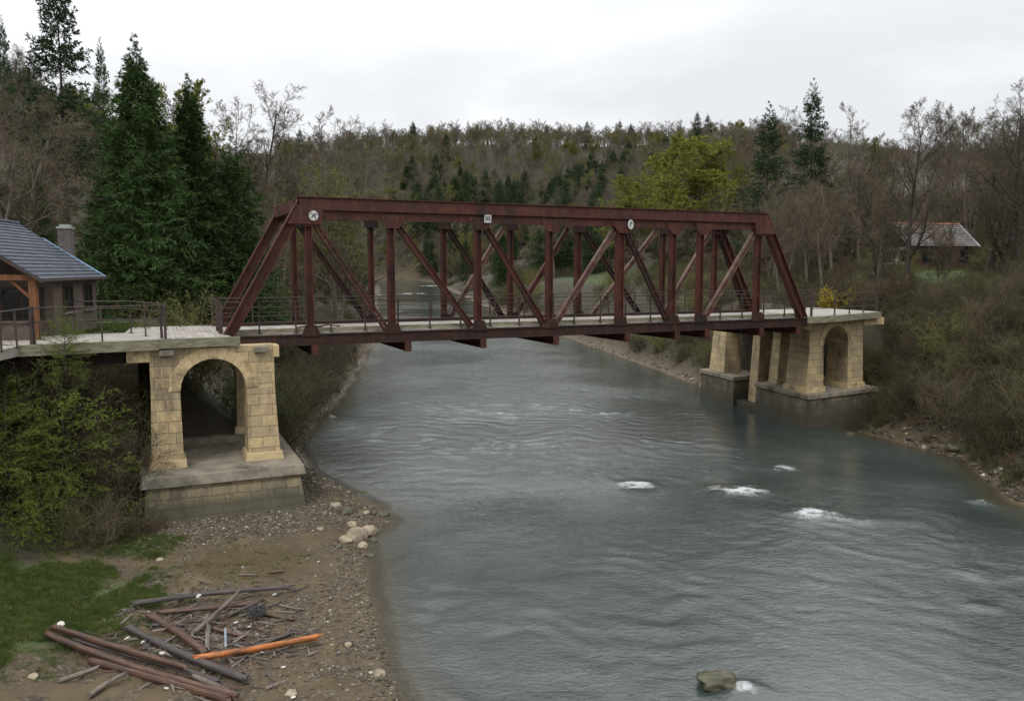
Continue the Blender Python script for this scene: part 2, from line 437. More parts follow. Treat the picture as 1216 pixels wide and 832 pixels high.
def height(X, Y):
    X = np.asarray(X, float); Y = np.asarray(Y, float)
    dL, dR = shore(X, Y)
    pa = np.interp(dL, [0, 1.5, 5, 8.5, 10.5, 13, 15, 17.5, 19.5, 40, 60, 130], [0, .10, .22, .36, .6, 1.2, 2.6, 6.0, 7.3, 8.2, 13, 40])
    pb = np.interp(dL, [0, 1, 3, 6, 9, 12, 22, 40, 60, 100, 160], [0, .35, 1.6, 4.6, 6.9, 7.6, 8.0, 17, 27, 46, 66])
    pc = np.interp(dL, [0, 1, 3, 6, 10, 20, 40, 80, 150], [0, .5, 2, 4.5, 7.5, 12, 23, 40, 60])
    t1 = smooth(36, 43, Y); t2 = smooth(70, 110, Y)
    zl = pa * (1 - t1) + pb * t1; zl = zl * (1 - t2) + pc * t2
    ra = np.interp(dR, [0, 1, 3, 5.5, 7.5, 13, 20, 30, 40, 55, 70, 100, 160], [0, .35, 2.2, 5.2, 7.3, 8.0, 8.8, 10.7, 13, 19.5, 22.5, 24, 26])
    rb = np.interp(dR, [0, 2, 5, 10, 16, 30, 60, 90, 120, 200], [0, .5, 2.2, 5.5, 8.2, 16, 34, 42, 38, 34])
    t3 = smooth(140, 235, Y); zr = ra * (1 - t3) + rb * t3
    bed = -np.minimum(1.3, .16 * np.minimum(-dL, -dR))
    z = np.where(dL > 0, zl, np.where(dR > 0, zr, bed))
    z = np.where((dL > 0) & (dR > 0), np.minimum(zl, zr), z)
    land = np.maximum(dL, dR)
    rough = smooth(0.3, 8, land)
    z = z + rough * ((fbm(X * .12, Y * .12, 9) - .5) * 2.2 * smooth(14, 40, land) + (fbm(X * .6, Y * .6, 21) - .5) * .5) + smooth(-.5, 1, land) * (fbm(X * 1.7, Y * 1.7, 31) - .5) * .16
    # the far valley side
    far = smooth(398, 650, Y) * 98 + smooth(640, 1200, Y) * 15
    far = far * (.88 + .24 * fbm(X * .006, Y * .006, 41)) * smooth(-900, -100, X + 0 * Y)
    z = z + water_z(Y) * smooth(60, 0, land)
    z = np.maximum(z, np.where(Y > 398, far + (z * .25), -99))
    ss = (X - A0[0]) * U2[0] + (Y - A0[1]) * U2[1]; vv = (X - A0[0]) * V2[0] + (Y - A0[1]) * V2[1]
    lim2 = -.7 + np.maximum(0, ss - 45.0) * 1.6 + np.maximum(0, -vv - .6 + (ss - 37) * .12) * .9 + np.maximum(0, vv - 8 - (46 - ss) * 1.4) * 1.2
    z = np.where((ss > 35) & (ss < 50) & (vv > -6) & (vv < 17) & (dR > -3), np.minimum(z, lim2), z)
    # terraces that carry the path, the lawn and the cottages
    pad = smooth(17, 11, np.hypot((X + 25) * .9, Y - 41)) * (dL > 9)
    # hollow round the near pier, under the approach deck
    ss = (X - A0[0]) * U2[0] + (Y - A0[1]) * U2[1]; vv = (X - A0[0]) * V2[0] + (Y - A0[1]) * V2[1]
    pad = pad * smooth(2.5, 5.0, np.maximum(vv - 1.0, -5.5 - ss))
    z = z * (1 - pad) + 7.55 * pad
    lim = -.02 + .10 * fbm(X * .8, Y * .8, 77) + np.maximum(0, -ss - 5.2) * 1.5 + np.maximum(0, vv - 2.6) * 1.6 + np.maximum(0, ss - 3.2) * .35 + np.maximum(0, -vv - 3.4) * .10
    z = np.where((ss > -13) & (ss < 12) & (vv > -9) & (vv < 9) & (dL > 0), np.minimum(z, lim), z)
    pad2 = smooth(11, 6, np.hypot(X - 43, Y - 84)); z = z * (1 - pad2) + 10.6 * pad2
    return z
def hz(x, y): return float(height(np.array([x]), np.array([y]))[0])

def axis(breaks):
    out = []
    for a, b, st in breaks: out += list(np.arange(a, b, st))
    return np.array(out + [breaks[-1][1]])
gx = axis([(-700, -200, 20), (-200, -60, 3.5), (-60, -26, .8), (-26, 2, .26), (2, 16, 1.0), (16, 40, .5), (40, 90, 1.6), (90, 250, 5), (250, 800, 22)])
gy = axis([(-40, 10, 4), (10, 19, .6), (19, 48, .26), (48, 75, .5), (75, 150, 1.5), (150, 350, 4), (350, 900, 12), (900, 2500, 80)])
GX, GY = np.meshgrid(gx, gy)
GZ = height(GX, GY)
nx, ny = len(gx), len(gy)
idx = np.arange(nx * ny).reshape(ny, nx)
FQ = np.stack([idx[:-1, :-1], idx[:-1, 1:], idx[1:, 1:], idx[1:, :-1]], -1).reshape(-1, 4)
def ground_mat():
    m, nt, b = new_mat('river bank ground')
    v = world_pos(nt)
    mask = N(nt, 'ShaderNodeSeparateColor'); L(nt, attr(nt, 'cover').outputs['Color'], mask.inputs[0])
    n1 = noise(nt, v, .8, 8, .7); n2 = noise(nt, v, 14, 5, .7)
    litter = mix(nt, .6, ramp(nt, n1, [(.3, (.026, .022, .013)), (.5, (.050, .041, .024)), (.7, (.038, .042, .018))]), ramp(nt, n2, [(.3, g(.45)), (.7, g(1.35))]), 'MULTIPLY')
    vo = N(nt, 'ShaderNodeTexVoronoi', Scale=11.0); L(nt, v, vo.inputs['Vector'])
    vo2 = N(nt, 'ShaderNodeTexVoronoi', Scale=26.0); L(nt, v, vo2.inputs['Vector'])
    sep = N(nt, 'ShaderNodeSeparateColor'); L(nt, vo.outputs['Color'], sep.inputs[0])
    peb = ramp(nt, sep.outputs[0], [(0, (.034, .026, .016)), (.5, (.075, .058, .038)), (.85, (.12, .095, .065)), (1, (.21, .175, .13))])
    peb = mix(nt, .8, peb, ramp(nt, vo.outputs['Distance'], [(.2, g(1.1)), (.75, g(.35))]), 'MULTIPLY')
    mud = ramp(nt, n1, [(.3, (.055, .038, .018)), (.7, (.115, .082, .041))])
    grav = mix(nt, ramp(nt, noise(nt, v, 1.1, 5, .6), [(.44, g(0)), (.66, g(1))]), mud, peb)
    gr = mix(nt, .6, ramp(nt, n1, [(.3, (.030, .048, .011)), (.7, (.055, .080, .018))]), ramp(nt, n2, [(.3, g(.5)), (.7, g(1.3))]), 'MULTIPLY')
    c = mix(nt, mask.outputs[0], litter, grav)
    wetmud = ramp(nt, n1, [(.3, (.050, .036, .013)), (.7, (.088, .063, .024))])
    c = mix(nt, mask.outputs[2], c, wetmud)
    soft = N(nt, 'ShaderNodeMath', operation='MULTIPLY_ADD'); L(nt, noise(nt, v, 2.2, 6, .7), soft.inputs[0]); soft.inputs[1].default_value = 2.2; soft.inputs[2].default_value = -1.1
    ad = N(nt, 'ShaderNodeMath', operation='ADD'); L(nt, soft.outputs[0], ad.inputs[0]); L(nt, mask.outputs[1], ad.inputs[1])
    c = mix(nt, ramp(nt, ad.outputs[0], [(.25, g(0)), (.85, g(1))]), c, gr)
    L(nt, c, b.inputs['Base Color'])
    rr = ramp(nt, mask.outputs[2], [(0, g(.9)), (1, g(.28))]); L(nt, rr, b.inputs['Roughness'])
    hh = mix(nt, .5, vo.outputs['Distance'], n2)
    bump(nt, b, hh, .8, .06)
    return m
dL, dR = shore(GX, GY)
land = np.maximum(dL, dR)
bench = smooth(38.5, 36, GY) * (dL > -3)
gravel = np.clip(bench * smooth(11.5, 10, dL) + smooth(2.2, .8, land) * (GY > 36) * ((dR > 0) | (GY > 75)) + smooth(.9, .3, land) * (GY > 36) + (land < 0) * (GY < 424), 0, 1)
d_grass = np.hypot((GX + 15.2) / 3.9, (GY - 23.3) / 3.7)
grass = smooth(1.15, .7, d_grass) + .75 * smooth(1.3, .6, np.hypot((GX + 14.7) / 1.7, (GY - 29.5) / .9))
grass = grass + smooth(1.15, .9, np.hypot((GX + 22) / 9, (GY - 44) / 5.5)) * (GZ > 7.1)       # lawn by the house
grass = grass + smooth(1.2, .7, np.hypot((GX - 45) / 16, (GY - 79) / 10)) * .8               # lawn by the far cottage
grass = grass + smooth(1.2, .7, np.hypot((GX - 17) / 13, (GY - 146) / 22)) * (dR > 8)        # meadow beyond the bridge
grass = np.clip(grass, 0, 1)
wet = np.clip(smooth(1.0, .55, np.hypot((GX + 9.2) / 3.4, (GY - 28.0) / 2.6)) + smooth(1.0, .1, land) * .55 * (GY < 300), 0, 1)
me = raw_mesh('terrain', np.stack([GX, GY, GZ], -1).reshape(-1, 3), FQ, ground_mat(), smooth=True)
ca = me.color_attributes.new('cover', 'FLOAT_COLOR', 'POINT')
ca.data.foreach_set('color', np.stack([gravel, grass, wet, np.ones_like(wet)], -1).astype(np.float32).ravel())
terrain = tag(link('terrain', me), kind='structure')

# water: a dense sheet between the banks, rising gently upstream; foam and depth are attributes of the water itself
wx = axis([(-130, -40, 3), (-40, -14, .5), (-14, 27, .16), (27, 34, 1)])
wy = axis([(5, 17, .6), (17, 64, .17), (64, 110, .5), (110, 200, 1.5), (200, 425, 4)])
WX, WY = np.meshgrid(wx, wy)
foam = np.zeros_like(WX); hump = np.zeros_like(WX)
_ripdir = np.array([.55, -.83])                       # the current: from behind on the left to the front on the right
for px, py, wpx, hp, st, tail in ((755, 577, 46, 9, 1., .6), (877, 583, 72, 11, 1., .5), (966, 611, 58, 12, 1., .6), (1010, 618, 110, 9, .50, .5), (928, 556, 38, 7, .85, .5), (886, 819, 46, 16, .9, .4),
                                   (1168, 597, 24, 7, .62, .5), (1160, 680, 30, 14, .45, .5), (1165, 720, 40, 8, .4, .5), (540, 497, 60, 5, .55, 0), (590, 491, 50, 4, .7, 0), (725, 491, 74, 5, .65, 0), (640, 440, 60, 4, .45, 0), (600, 455, 80, 4, .4, 0), (760, 470, 60, 4, .4, 0), (1120, 575, 90, 6, .36, 0), (480, 447, 40, 3, .5, 0),
                                   (490, 352, 40, 2, .9, 0), (510, 344, 36, 1.5, .9, 0), (470, 362, 30, 2, .7, 0), (560, 420, 60, 3, .4, 0)):
    c = G(px, py, 0 if py > 400 else 2.6); y = c[1]
    if py < 400: c = at(px, py, 150 + (365 - py) * 8); y = c[1]
    wl_ = wpx * y / FPX / 1.75; wd = max(hp * y * y / (FPX * CAMH) * .68, .24)
    if py < 400: wd = 7
    q = np.exp(-(((WX - c[0]) / wl_) ** 2) ** 1.3 - (((WY - c[1]) / wd) ** 2) ** 1.1)
    rag = np.clip(fbm(WX * 2.2 + px, WY * 2.8, 81, 4) * 3.2 - .75, 0, 1.3)
    foam = np.maximum(foam, q * st * (.42 + .70 * rag))
    hump = np.maximum(hump, q * st * (.16 if hp > 6 else .04))
    if tail:                                          # streaks of bubbles washed down from the breaker
        al = (WX - c[0]) * _ripdir[0] + (WY - c[1]) * _ripdir[1]; ac = (WX - c[0]) * -_ripdir[1] + (WY - c[1]) * _ripdir[0]
        foam = np.maximum(foam, tail * st * .62 * np.clip(fbm((WX * .83 + WY * .55) * 2.6, (WX * .55 - WY * .83) * .5, 83, 3) * 3 - 1, 0, 1) * np.exp(-((al - wl_ * 1.1) / (wl_ * 1.3)) ** 2 - (ac / (wl_ * .75)) ** 2))
wave = np.zeros_like(WX)
wr = np.random.default_rng(4)
warpx = (fbm(WX * .22, WY * .22, 51, 3) - .5) * 5; warpy = (fbm(WX * .22 + 9, WY * .22, 52, 3) - .5) * 5
for k in range(22):
    a = wr.normal(1.15, .6); lam = wr.uniform(.5, 1.9)
    wave += .0036 * lam ** .7 * np.sin((WX * math.cos(a) + WY * math.sin(a) + warpx * math.cos(a) + warpy * math.sin(a)) * 2 * math.pi / lam + wr.uniform(0, 6.3))
calm = .35 + 1.0 * smooth(.35, .7, fbm(WX * .10, WY * .13, 61, 4))
calm = calm * (.30 + .70 * smooth(2, 12, -(WX - np.interp(WY, _RY, _RX)) + 4 * (fbm(WX * .15, WY * .15, 63, 3) - .5)))   # slack water under the right bank
ldL, ldR = shore(WX, WY)
wdep = np.minimum(-ldL, -ldR)
WZ = water_z(WY) + wave * calm * smooth(.0, 2.5, wdep) * smooth(140, 60, WY) + hump * (.5 + fbm(WX * 1.8, WY * 1.8, 71, 3))
WZ = np.where(wdep < -2, -1.5 + water_z(WY), WZ)
nx, ny = len(wx), len(wy); idx = np.arange(nx * ny).reshape(ny, nx)
FQ = np.stack([idx[:-1, :-1], idx[:-1, 1:], idx[1:, 1:], idx[1:, :-1]], -1).reshape(-1, 4)
keep = (wdep.ravel()[FQ] > -1.6).any(1) & ~((WY.ravel()[FQ] > 424).any(1))
FQ = FQ[keep]
used = np.unique(FQ); remap = np.full(nx * ny, -1); remap[used] = np.arange(len(used))
def water_mat():
    m, nt, b = new_mat('river water')
    sepa = N(nt, 'ShaderNodeSeparateColor'); L(nt, attr(nt, 'river').outputs['Color'], sepa.inputs[0])
    v = world_pos(nt)
    rot = N(nt, 'ShaderNodeMapping'); rot.inputs['Rotation'].default_value = (0, 0, R(-22)); rot.inputs['Scale'].default_value = (.75, 1.35, 1); L(nt, v, rot.inputs['Vector'])
    r1 = noise(nt, rot.outputs[0], 5.2, 4, .62, .9); r2 = noise(nt, rot.outputs[0], 2.2, 3, .5, .7)
    deep = ramp(nt, noise(nt, v, .16, 4, .6), [(.35, (.024, .034, .030)), (.65, (.050, .062, .058))])
    c = mix(nt, ramp(nt, sepa.outputs[1], [(0, g(1)), (.8, g(0))]), deep, (.056, .045, .025))
    fo = noise(nt, v, 5.5, 8, .78, .4)
    fm = N(nt, 'ShaderNodeMath', operation='MULTIPLY_ADD'); L(nt, fo, fm.inputs[0]); fm.inputs[1].default_value = 2.0; fm.inputs[2].default_value = -1.52
    fa = N(nt, 'ShaderNodeMath', operation='ADD'); L(nt, fm.outputs[0], fa.inputs[0]); L(nt, sepa.outputs[0], fa.inputs[1])
    fz = N(nt, 'ShaderNodeMath', operation='MULTIPLY'); L(nt, ramp(nt, fa.outputs[0], [(0.0, g(0)), (.95, g(1))]), fz.inputs[0]); L(nt, ramp(nt, sepa.outputs[0], [(.02, g(0)), (.22, g(1))]), fz.inputs[1])
    c = mix(nt, fz.outputs[0], c, (.60, .63, .63))
    L(nt, c, b.inputs['Base Color'])
    rg = N(nt, 'ShaderNodeMath', operation='MULTIPLY_ADD'); L(nt, fz.outputs[0], rg.inputs[0]); rg.inputs[1].default_value = .6; rg.inputs[2].default_value = .045; L(nt, rg.outputs[0], b.inputs['Roughness'])
    b.inputs['IOR'].default_value = 1.62
    hh = mix(nt, .5, r1, r2); hh = mix(nt, fz.outputs[0], hh, fo)
    b1 = N(nt, 'ShaderNodeBump', Distance=.075); L(nt, hh, b1.inputs['Height'])
    L(nt, ramp(nt, sepa.outputs[2], [(0, g(.22)), (1, g(1.0))]), b1.inputs['Strength'])
    L(nt, b1.outputs[0], b.inputs['Normal'])
    out = [n for n in nt.nodes if n.type == 'OUTPUT_MATERIAL'][0]
    tr = N(nt, 'ShaderNodeBsdfTransparent'); ms = N(nt, 'ShaderNodeMixShader')
    L(nt, ramp(nt, sepa.outputs[1], [(.01, g(.12)), (.30, g(1))]), ms.inputs[0]); L(nt, tr.outputs[0], ms.inputs[1]); L(nt, b.outputs[0], ms.inputs[2]); L(nt, ms.outputs[0], out.inputs[0])
    return m
me = raw_mesh('river_water', np.stack([WX, WY, WZ], -1).reshape(-1, 3)[used], remap[FQ], water_mat(), smooth=True)
ca = me.color_attributes.new('river', 'FLOAT_COLOR', 'POINT')
depth01 = np.clip(wdep / 2.6, 0, 1)
ca.data.foreach_set('color', np.stack([foam, depth01, np.clip(calm / 1.35, 0, 1), np.ones_like(foam)], -1).reshape(-1, 4)[used].astype(np.float32).ravel())
tag(link('water', me), kind='structure')

# ------------------------------------------------------------------ truss bridge
DZ, TZ = 7.7, 14.2
VFAR = 6.4
acr = np.array([V2[0], V2[1], 0])
bridge = empty('truss_bridge', W(0, 0, 0), 0, 'rusted red steel truss bridge spanning the river between two sandstone piers', 'bridge')
NEAR = [3.75, 7.83, 12.54, 16.78, 21.3, 24.95, 26.95, 31.35]
FAR = [4.1, 8.45, 12.9, 17.3, 22.1, 28.7, 33.1]
def member(name, s0, z0, s1, z1, v, w=.34, h=.34, mat='steel', kind='i'):
    mb = MB()
    p0, p1 = W(s0, v, z0), W(s1, v, z1)
    if kind == 'i': mb.ibeam(p0, p1, acr, w, h)
    elif kind == 'laced':                      # two channels with a gap and lacing between
        d = p1 - p0; d /= np.linalg.norm(d); q = np.cross(d, acr)
        for k in (-1, 1): mb.bar(p0 + q * k * (h / 2 - .05), p1 + q * k * (h / 2 - .05), w, .10, acr)
        n = int(np.linalg.norm(p1 - p0) / .55)
        for i in range(n):
            a = p0 + (p1 - p0) * (i + .08) / n; b = p0 + (p1 - p0) * (i + .92) / n; k = 1 if i % 2 else -1
            mb.bar(a - acr * w * .4 + q * k * h * .4, b - acr * w * .4 - q * k * h * .4, .02, .06, acr)
    else: mb.bar(p0, p1, w, h, acr)
    return mb.build(name, M[mat], bridge)
def plate(name, s, z, v, ws, hs, mat='steel_dark', t=.03, shape=None):
    pts = shape or [(-ws/2, -hs/2), (ws/2, -hs/2), (ws/2, hs/2), (-ws/2, hs/2)]
    mb = MB(lambda x, y, zz: W(s + x, v + y, z + zz))
    mb.prism_y(pts, -t / 2, t / 2)
    for k in range(-1, 2):                     # rivet heads
        for j in range(-1, 2):
            mb.box(k * ws * .3 - .03, k * ws * .3 + .03, -t / 2 - .02, -t / 2 + .001, j * hs * .3 - .03, j * hs * .3 + .03)
    return mb.build(name, M[mat], bridge)
for v, verts, s_end, near in ((0.0, NEAR, 35.2, True), (VFAR, FAR, 36.6, False)):
    t0, t1 = 3.35, (31.9 if near else 33.4)
    # top chord: a deep upper member with a cover plate, and a lower member set back
    mb = MB(); zc = TZ - .30
    mb.bar(W(t0, v, zc), W(t1, v, zc), .50, .50, acr)
    mb.bar(W(t0 - .12, v, TZ), W(t1 + .12, v, TZ), .64, .05, acr)
    mb.bar(W(t0, v, TZ - .575), W(t1, v, TZ - .575), .60, .05, acr)
    mb.build('top_chord', M['steel'], bridge)
    if near:
        mb = MB(); mb.bar(W(t0 + .25, v, TZ - .80), W(t1 - .25, v, TZ - .80), .30, .40, acr); mb.bar(W(t0 + .25, v, TZ - 1.01), W(t1 - .25, v, TZ - 1.01), .40, .035, acr)
        mb.build('lower_chord_strip', M['steel'], bridge)
    # bottom chord
    mb = MB(); mb.bar(W(-.3, v, DZ - .33), W(s_end + .2, v, DZ - .33), .36, .46, acr)
    mb.bar(W(-.3, v, DZ - .08), W(s_end + .2, v, DZ - .08), .50, .045, acr); mb.bar(W(-.3, v, DZ - .58), W(s_end + .2, v, DZ - .58), .50, .045, acr)
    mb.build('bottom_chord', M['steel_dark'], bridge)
    # inclined end posts: box section with two webs and a lacing gap
    for a, za, b, zb in ((-.05, DZ - .1, t0 + .15, TZ - .25), (s_end, DZ - .1, t1 - .15, TZ - .25)):
        mb = MB(); p0, p1 = W(a, v, za), W(b, v, zb)
        mb.ibeam(p0, p1, acr, .46, .50, .06)
        d = p1 - p0; d /= np.linalg.norm(d); q = np.cross(d, acr)
        mb.build('end_post', M['steel'], bridge)
    zt = TZ - .95 if near else TZ - .55
    for i, s in enumerate(verts):
        w_ = .34 if near else .30
        if i == 4: w_ += .10
        p = member('vertical_post', s, DZ - .1, s, zt + .12, v + (.004 * i), .34, w_, 'steel')
        if near: plate('gusset_plate', s + .10, TZ - 1.05, v - .23, 1.25, .62, 'steel', shape=[(-.62, .3), (.62, .3), (.62, .05), (.3, -.34), (-.3, -.34), (-.62, .05)])
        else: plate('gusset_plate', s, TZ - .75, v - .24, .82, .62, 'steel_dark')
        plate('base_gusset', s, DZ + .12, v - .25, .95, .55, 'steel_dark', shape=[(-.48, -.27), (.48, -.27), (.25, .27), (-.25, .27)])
    for k in (t0 + .3, t1 - .3):
        if near: plate('corner_gusset', k, TZ - .78, v - .31, 1.5, .9, 'steel', shape=[(-.9, -.5), (.7, -.5), (.8, .15), (.3, .42), (-.4, .42)] if k < 10 else [(-.7, -.5), (.8, -.5), (.4, .42), (-.3, .42), (-.8, .15)])
zb = DZ + .05
for s0, s1, mt in ((3.95, 7.55, 'steel'), (8.05, 12.15, 'steel'), (12.85, 16.45, 'steel'), (21.0, 17.15, 'steel_worn'), (21.55, 24.6, 'steel_dark'), (31.1, 27.3, 'steel_worn')):
    member('diagonal_brace', s0, TZ - 1.05, s1, zb, -.03, .26, .30, mt, 'laced' if s0 in (3.95, 21.55) else 'i')
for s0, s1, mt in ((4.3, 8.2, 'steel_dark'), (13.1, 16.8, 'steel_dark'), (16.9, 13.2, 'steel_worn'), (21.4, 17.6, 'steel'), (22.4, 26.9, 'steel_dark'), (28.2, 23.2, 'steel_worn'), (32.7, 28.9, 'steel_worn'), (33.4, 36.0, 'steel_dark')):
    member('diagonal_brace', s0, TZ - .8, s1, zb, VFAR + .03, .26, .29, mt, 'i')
# portals and top struts
for s0, s1 in ((3.45, 3.45), (31.8, 33.3)):
    mb = MB(); mb.bar(W(s0, .2, TZ - .38), W(s1, VFAR - .2, TZ - .38), .5, .62, (0, 0, 1)); mb.build('portal_beam', M['steel'], bridge)
    for k in (0, 1):
        mb = MB(); va, vb = (.2, 1.4) if k == 0 else (VFAR - .2, VFAR - 1.4); sa = s0 if k == 0 else s1
        mb.bar(W(sa, va, TZ - 1.5), W(sa, vb, TZ - .6), .14, .14); mb.build('portal_bracket', M['steel_dark'], bridge)
for sn, sf in zip(NEAR[1:5], FAR[1:5]):
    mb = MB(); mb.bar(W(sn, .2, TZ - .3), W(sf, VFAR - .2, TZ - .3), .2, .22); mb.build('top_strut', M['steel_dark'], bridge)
# floor beams: tapered ends show below the bottom chord
for s in (3.9, 8.6, 12.75, 17.1, 21.7, 25.2, 27.4, 31.6, 34.6):
    mb = MB(lambda x, y, z, s=s: W(s + x, y, z))
    for x0, x1, z0, z1 in ((-.15, .15, 6.62, 6.68), (-.15, .15, 7.02, 7.08), (-.04, .04, 6.67, 7.03)): mb.box(x0, x1, -.26, VFAR + .3, z0, z1)
    mb.box(-.17, .17, -.30, -.255, 6.60, 7.10)
    mb.build('floor_beam', M['steel'], bridge)
for v in (1.4, 3.2, 5.0):
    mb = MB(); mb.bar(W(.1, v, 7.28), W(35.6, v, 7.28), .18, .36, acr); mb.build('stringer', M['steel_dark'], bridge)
mb = MB(); mb.add([W(-.05, .40, 7.47), W(35.9, .40, 7.47), W(36.6, 6.1, 7.47), W(-.05, 6.1, 7.47), W(-.05, .40, DZ), W(35.9, .40, DZ), W(36.6, 6.1, DZ), W(-.05, 6.1, DZ)],
                  [(0,3,2,1),(4,5,6,7),(0,1,5,4),(1,2,6,5),(2,3,7,6),(3,0,4,7)])
mb.build('deck', M['deck'], bridge)
for v in (.62, 5.9):
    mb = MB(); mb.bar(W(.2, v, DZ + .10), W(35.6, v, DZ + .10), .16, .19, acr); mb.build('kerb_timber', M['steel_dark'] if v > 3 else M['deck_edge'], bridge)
# white plaques with a worn black mark
def mark(parent, s, z, kind):
    mb = MB(lambda x, y, zz: W(s + x, -.365 + y, z + zz))
    y0, y1 = -.022, -.012
    if kind == 'round':
        seg = [((-.10, -.11), (0, .11)), ((.10, -.11), (0, .11)), ((-.06, -.03), (.06, -.03)), ((-.15, .05), (-.11, .13)), ((.12, .02), (.15, .10))]
    elif kind == 'square':
        seg = [((-.10, -.12), (-.10, .08)), ((.0, -.12), (.0, .08)), ((.10, -.12), (.10, .08)), ((-.13, .11), (.13, .11)), ((-.1, -.02), (.1, -.02))]
    else:
        seg = [((-.05, -.13), (-.05, .02)), ((-.05, .1), (.05, .13)), ((.05, .13), (.08, .03)), ((.08, .03), (-.05, .01))]
    for (xa, za), (xb, zb_) in seg:
        d = np.array([xb - xa, zb_ - za]); d /= np.linalg.norm(d); n = np.array([-d[1], d[0]]) * .020
        mb.prism_y([(xa - n[0], za - n[1]), (xb - n[0], zb_ - n[1]), (xb + n[0], zb_ + n[1]), (xa + n[0], za + n[1])], y0, y1)
    return mb.build('plaque_mark', M['ink'], parent)
for s, z, kind, lab in ((3.98, 13.32, 'round', 'round white plaque with a black mark at the upper left corner'), (12.98, 13.40, 'square', 'square white plaque with black strokes'), (21.78, 13.30, 'oval', 'oval white plaque with one black loop')):
    mb = MB(lambda x, y, zz: W(s + x, -.365 + y, z + zz))
    if kind == 'round': pts = [(.22 * math.cos(a) * (1.08 if math.sin(a) < -.5 else 1), .24 * math.sin(a)) for a in np.linspace(0, 2 * math.pi, 17)[:-1]]
    elif kind == 'square': pts = [(-.19, -.21), (.19, -.21), (.20, .20), (-.18, .19)]
    else: pts = [(.19 * math.cos(a), .27 * math.sin(a)) for a in np.linspace(0, 2 * math.pi, 17)[:-1]]
    mb.prism_y(pts, -.012, .02)
    pl = mb.build('plaque', M['plaque'], bridge); pl['label'] = lab
    mark(pl, s, z, kind)

# ------------------------------------------------------------------ railings
def railing(name, pts, h, label, rails=(1.0, .66, .34), gap=1.7, r=.028, pr=.034, cat='railing', group=None, mat='rail', ends=(True, True)):
    """pts: list of base points; posts at every gap, rails as bars between the corners."""
    pts = [np.array(p, float) for p in pts]
    root = empty(name, pts[0], 0, label, cat, group)
    for f in rails:
        mb = MB()
        for a, b in zip(pts[:-1], pts[1:]):
            mb.tube(a + (0, 0, h * f), b + (0, 0, h * f), r * (1.15 if f == rails[0] else .85), n=6)
        mb.build('rail', M[mat], root)
    for k, (a, b) in enumerate(zip(pts[:-1], pts[1:])):
        n = max(1, int(round(np.linalg.norm(b - a) / gap)))
        for i in range(n + (1 if k == len(pts) - 2 else 0)):
            p = a + (b - a) * i / n
            end = (k == 0 and i == 0 and ends[0]) or (i == n and ends[1])
            mb = MB(); q = pr * (1.7 if end else 1)
            lean = np.array([random.uniform(-.03, .03), random.uniform(-.02, .02), 0])
            mb.bar(p + (0, 0, -.02), p + lean + (0, 0, h + (.08 if end else .0)), q * 2, q * 2, U3)
            mb.box(*(lambda c: (c[0] - .09, c[0] + .09, c[1] - .09, c[1] + .09, c[2] + .001, c[2] + .025))(p))
            mb.build('railing_post', M[mat], root)
    return root
U3 = np.array([U2[0], U2[1], 0])
railing('bridge_railing', [W(-.3, .45, DZ), W(35.8, .45, DZ)], 1.52, 'rusty iron railing along the near side of the bridge deck', gap=1.72)
railing('bridge_railing', [W(-.3, 6.0, DZ), W(36.5, 6.0, DZ)], 1.52, 'rusty iron railing along the far side of the bridge deck', gap=2.0)
mb_r = railing('end_railing', [W(-.35, .5, DZ), W(-.35, 2.6, DZ)], 1.55, 'short return railing with thin bars across the deck end beside the end post', rails=(1.0, .8, .6, .4, .2), gap=.7, r=.018, pr=.026)

# ------------------------------------------------------------------ approach decks
lp = empty('approach_deck', W(-3, 0, 7), 0, 'pale left approach deck with mossy timber edge leading to the slate roofed house', 'deck')
PL = [W(0, -1.15), W(-3.0, -1.3), (-19.9, 32.2, 0), (-18.6, 25.0, 0), (-25.5, 23.0, 0), (-27.5, 36.5, 0), W(-14.0, 3.6), W(-4.5, 3.6), W(-4.3, 7.4), W(0, 7.4)]
MB().prism_z([(p[0], p[1]) for p in PL], 7.30, 7.70).build('slab', M['path'], lp)
mb = MB(); mb.bar(W(-3.05, -1.40, 7.50), (-19.95, 32.08, 7.50), .14, .46, (U2[1], -U2[0], 0)); mb.build('edge_beam', M['deck_edge'], lp)
mb = MB(); mb.bar(W(.35, -1.26, 7.53), W(-3.04, -1.40, 7.53), .18, .40, (U2[1], -U2[0], 0)); mb.build('edge_beam', M['deck_edge'], lp)
mb = MB(lambda x, y, z: W(x, y, z)); mb.box(-3.0, -.1, -1.15, 7.0, 7.705, 7.735); mb.build('deck_boards', M['deck'], lp)
for v in (-.4, 1.6, 3.2):
    mb = MB(); mb.bar(W(-15, v, 6.95), W(-4.0, v, 6.95), .3, .62, acr); mb.build('girder', M['steel_dark'], lp)
P0 = W(-2.75, -1.15, DZ); P1 = np.array([-19.6, 32.7, DZ]); P2 = np.array([-18.3, 25.6, DZ])
railing('approach_railing', [P0, P1], 1.5, 'dark iron railing along the edge of the left approach deck, with a tall end post', rails=(1.0, .62), gap=2.6)
railing('approach_railing', [P1 + (-.05, -.12, 0), P2], 1.5, 'dark iron railing turning towards the viewer beside the yellow green shrub', rails=(1.0, .62), gap=1.5)
railing('lawn_railing', [W(-2.9, -.9, DZ), W(-4.2, 3.2, DZ), W(-11.5, 5.4, DZ)], 1.55, 'dark iron railing between the path and the lawn of the slate roofed house', rails=(1.0, .78, .4), gap=2.4)

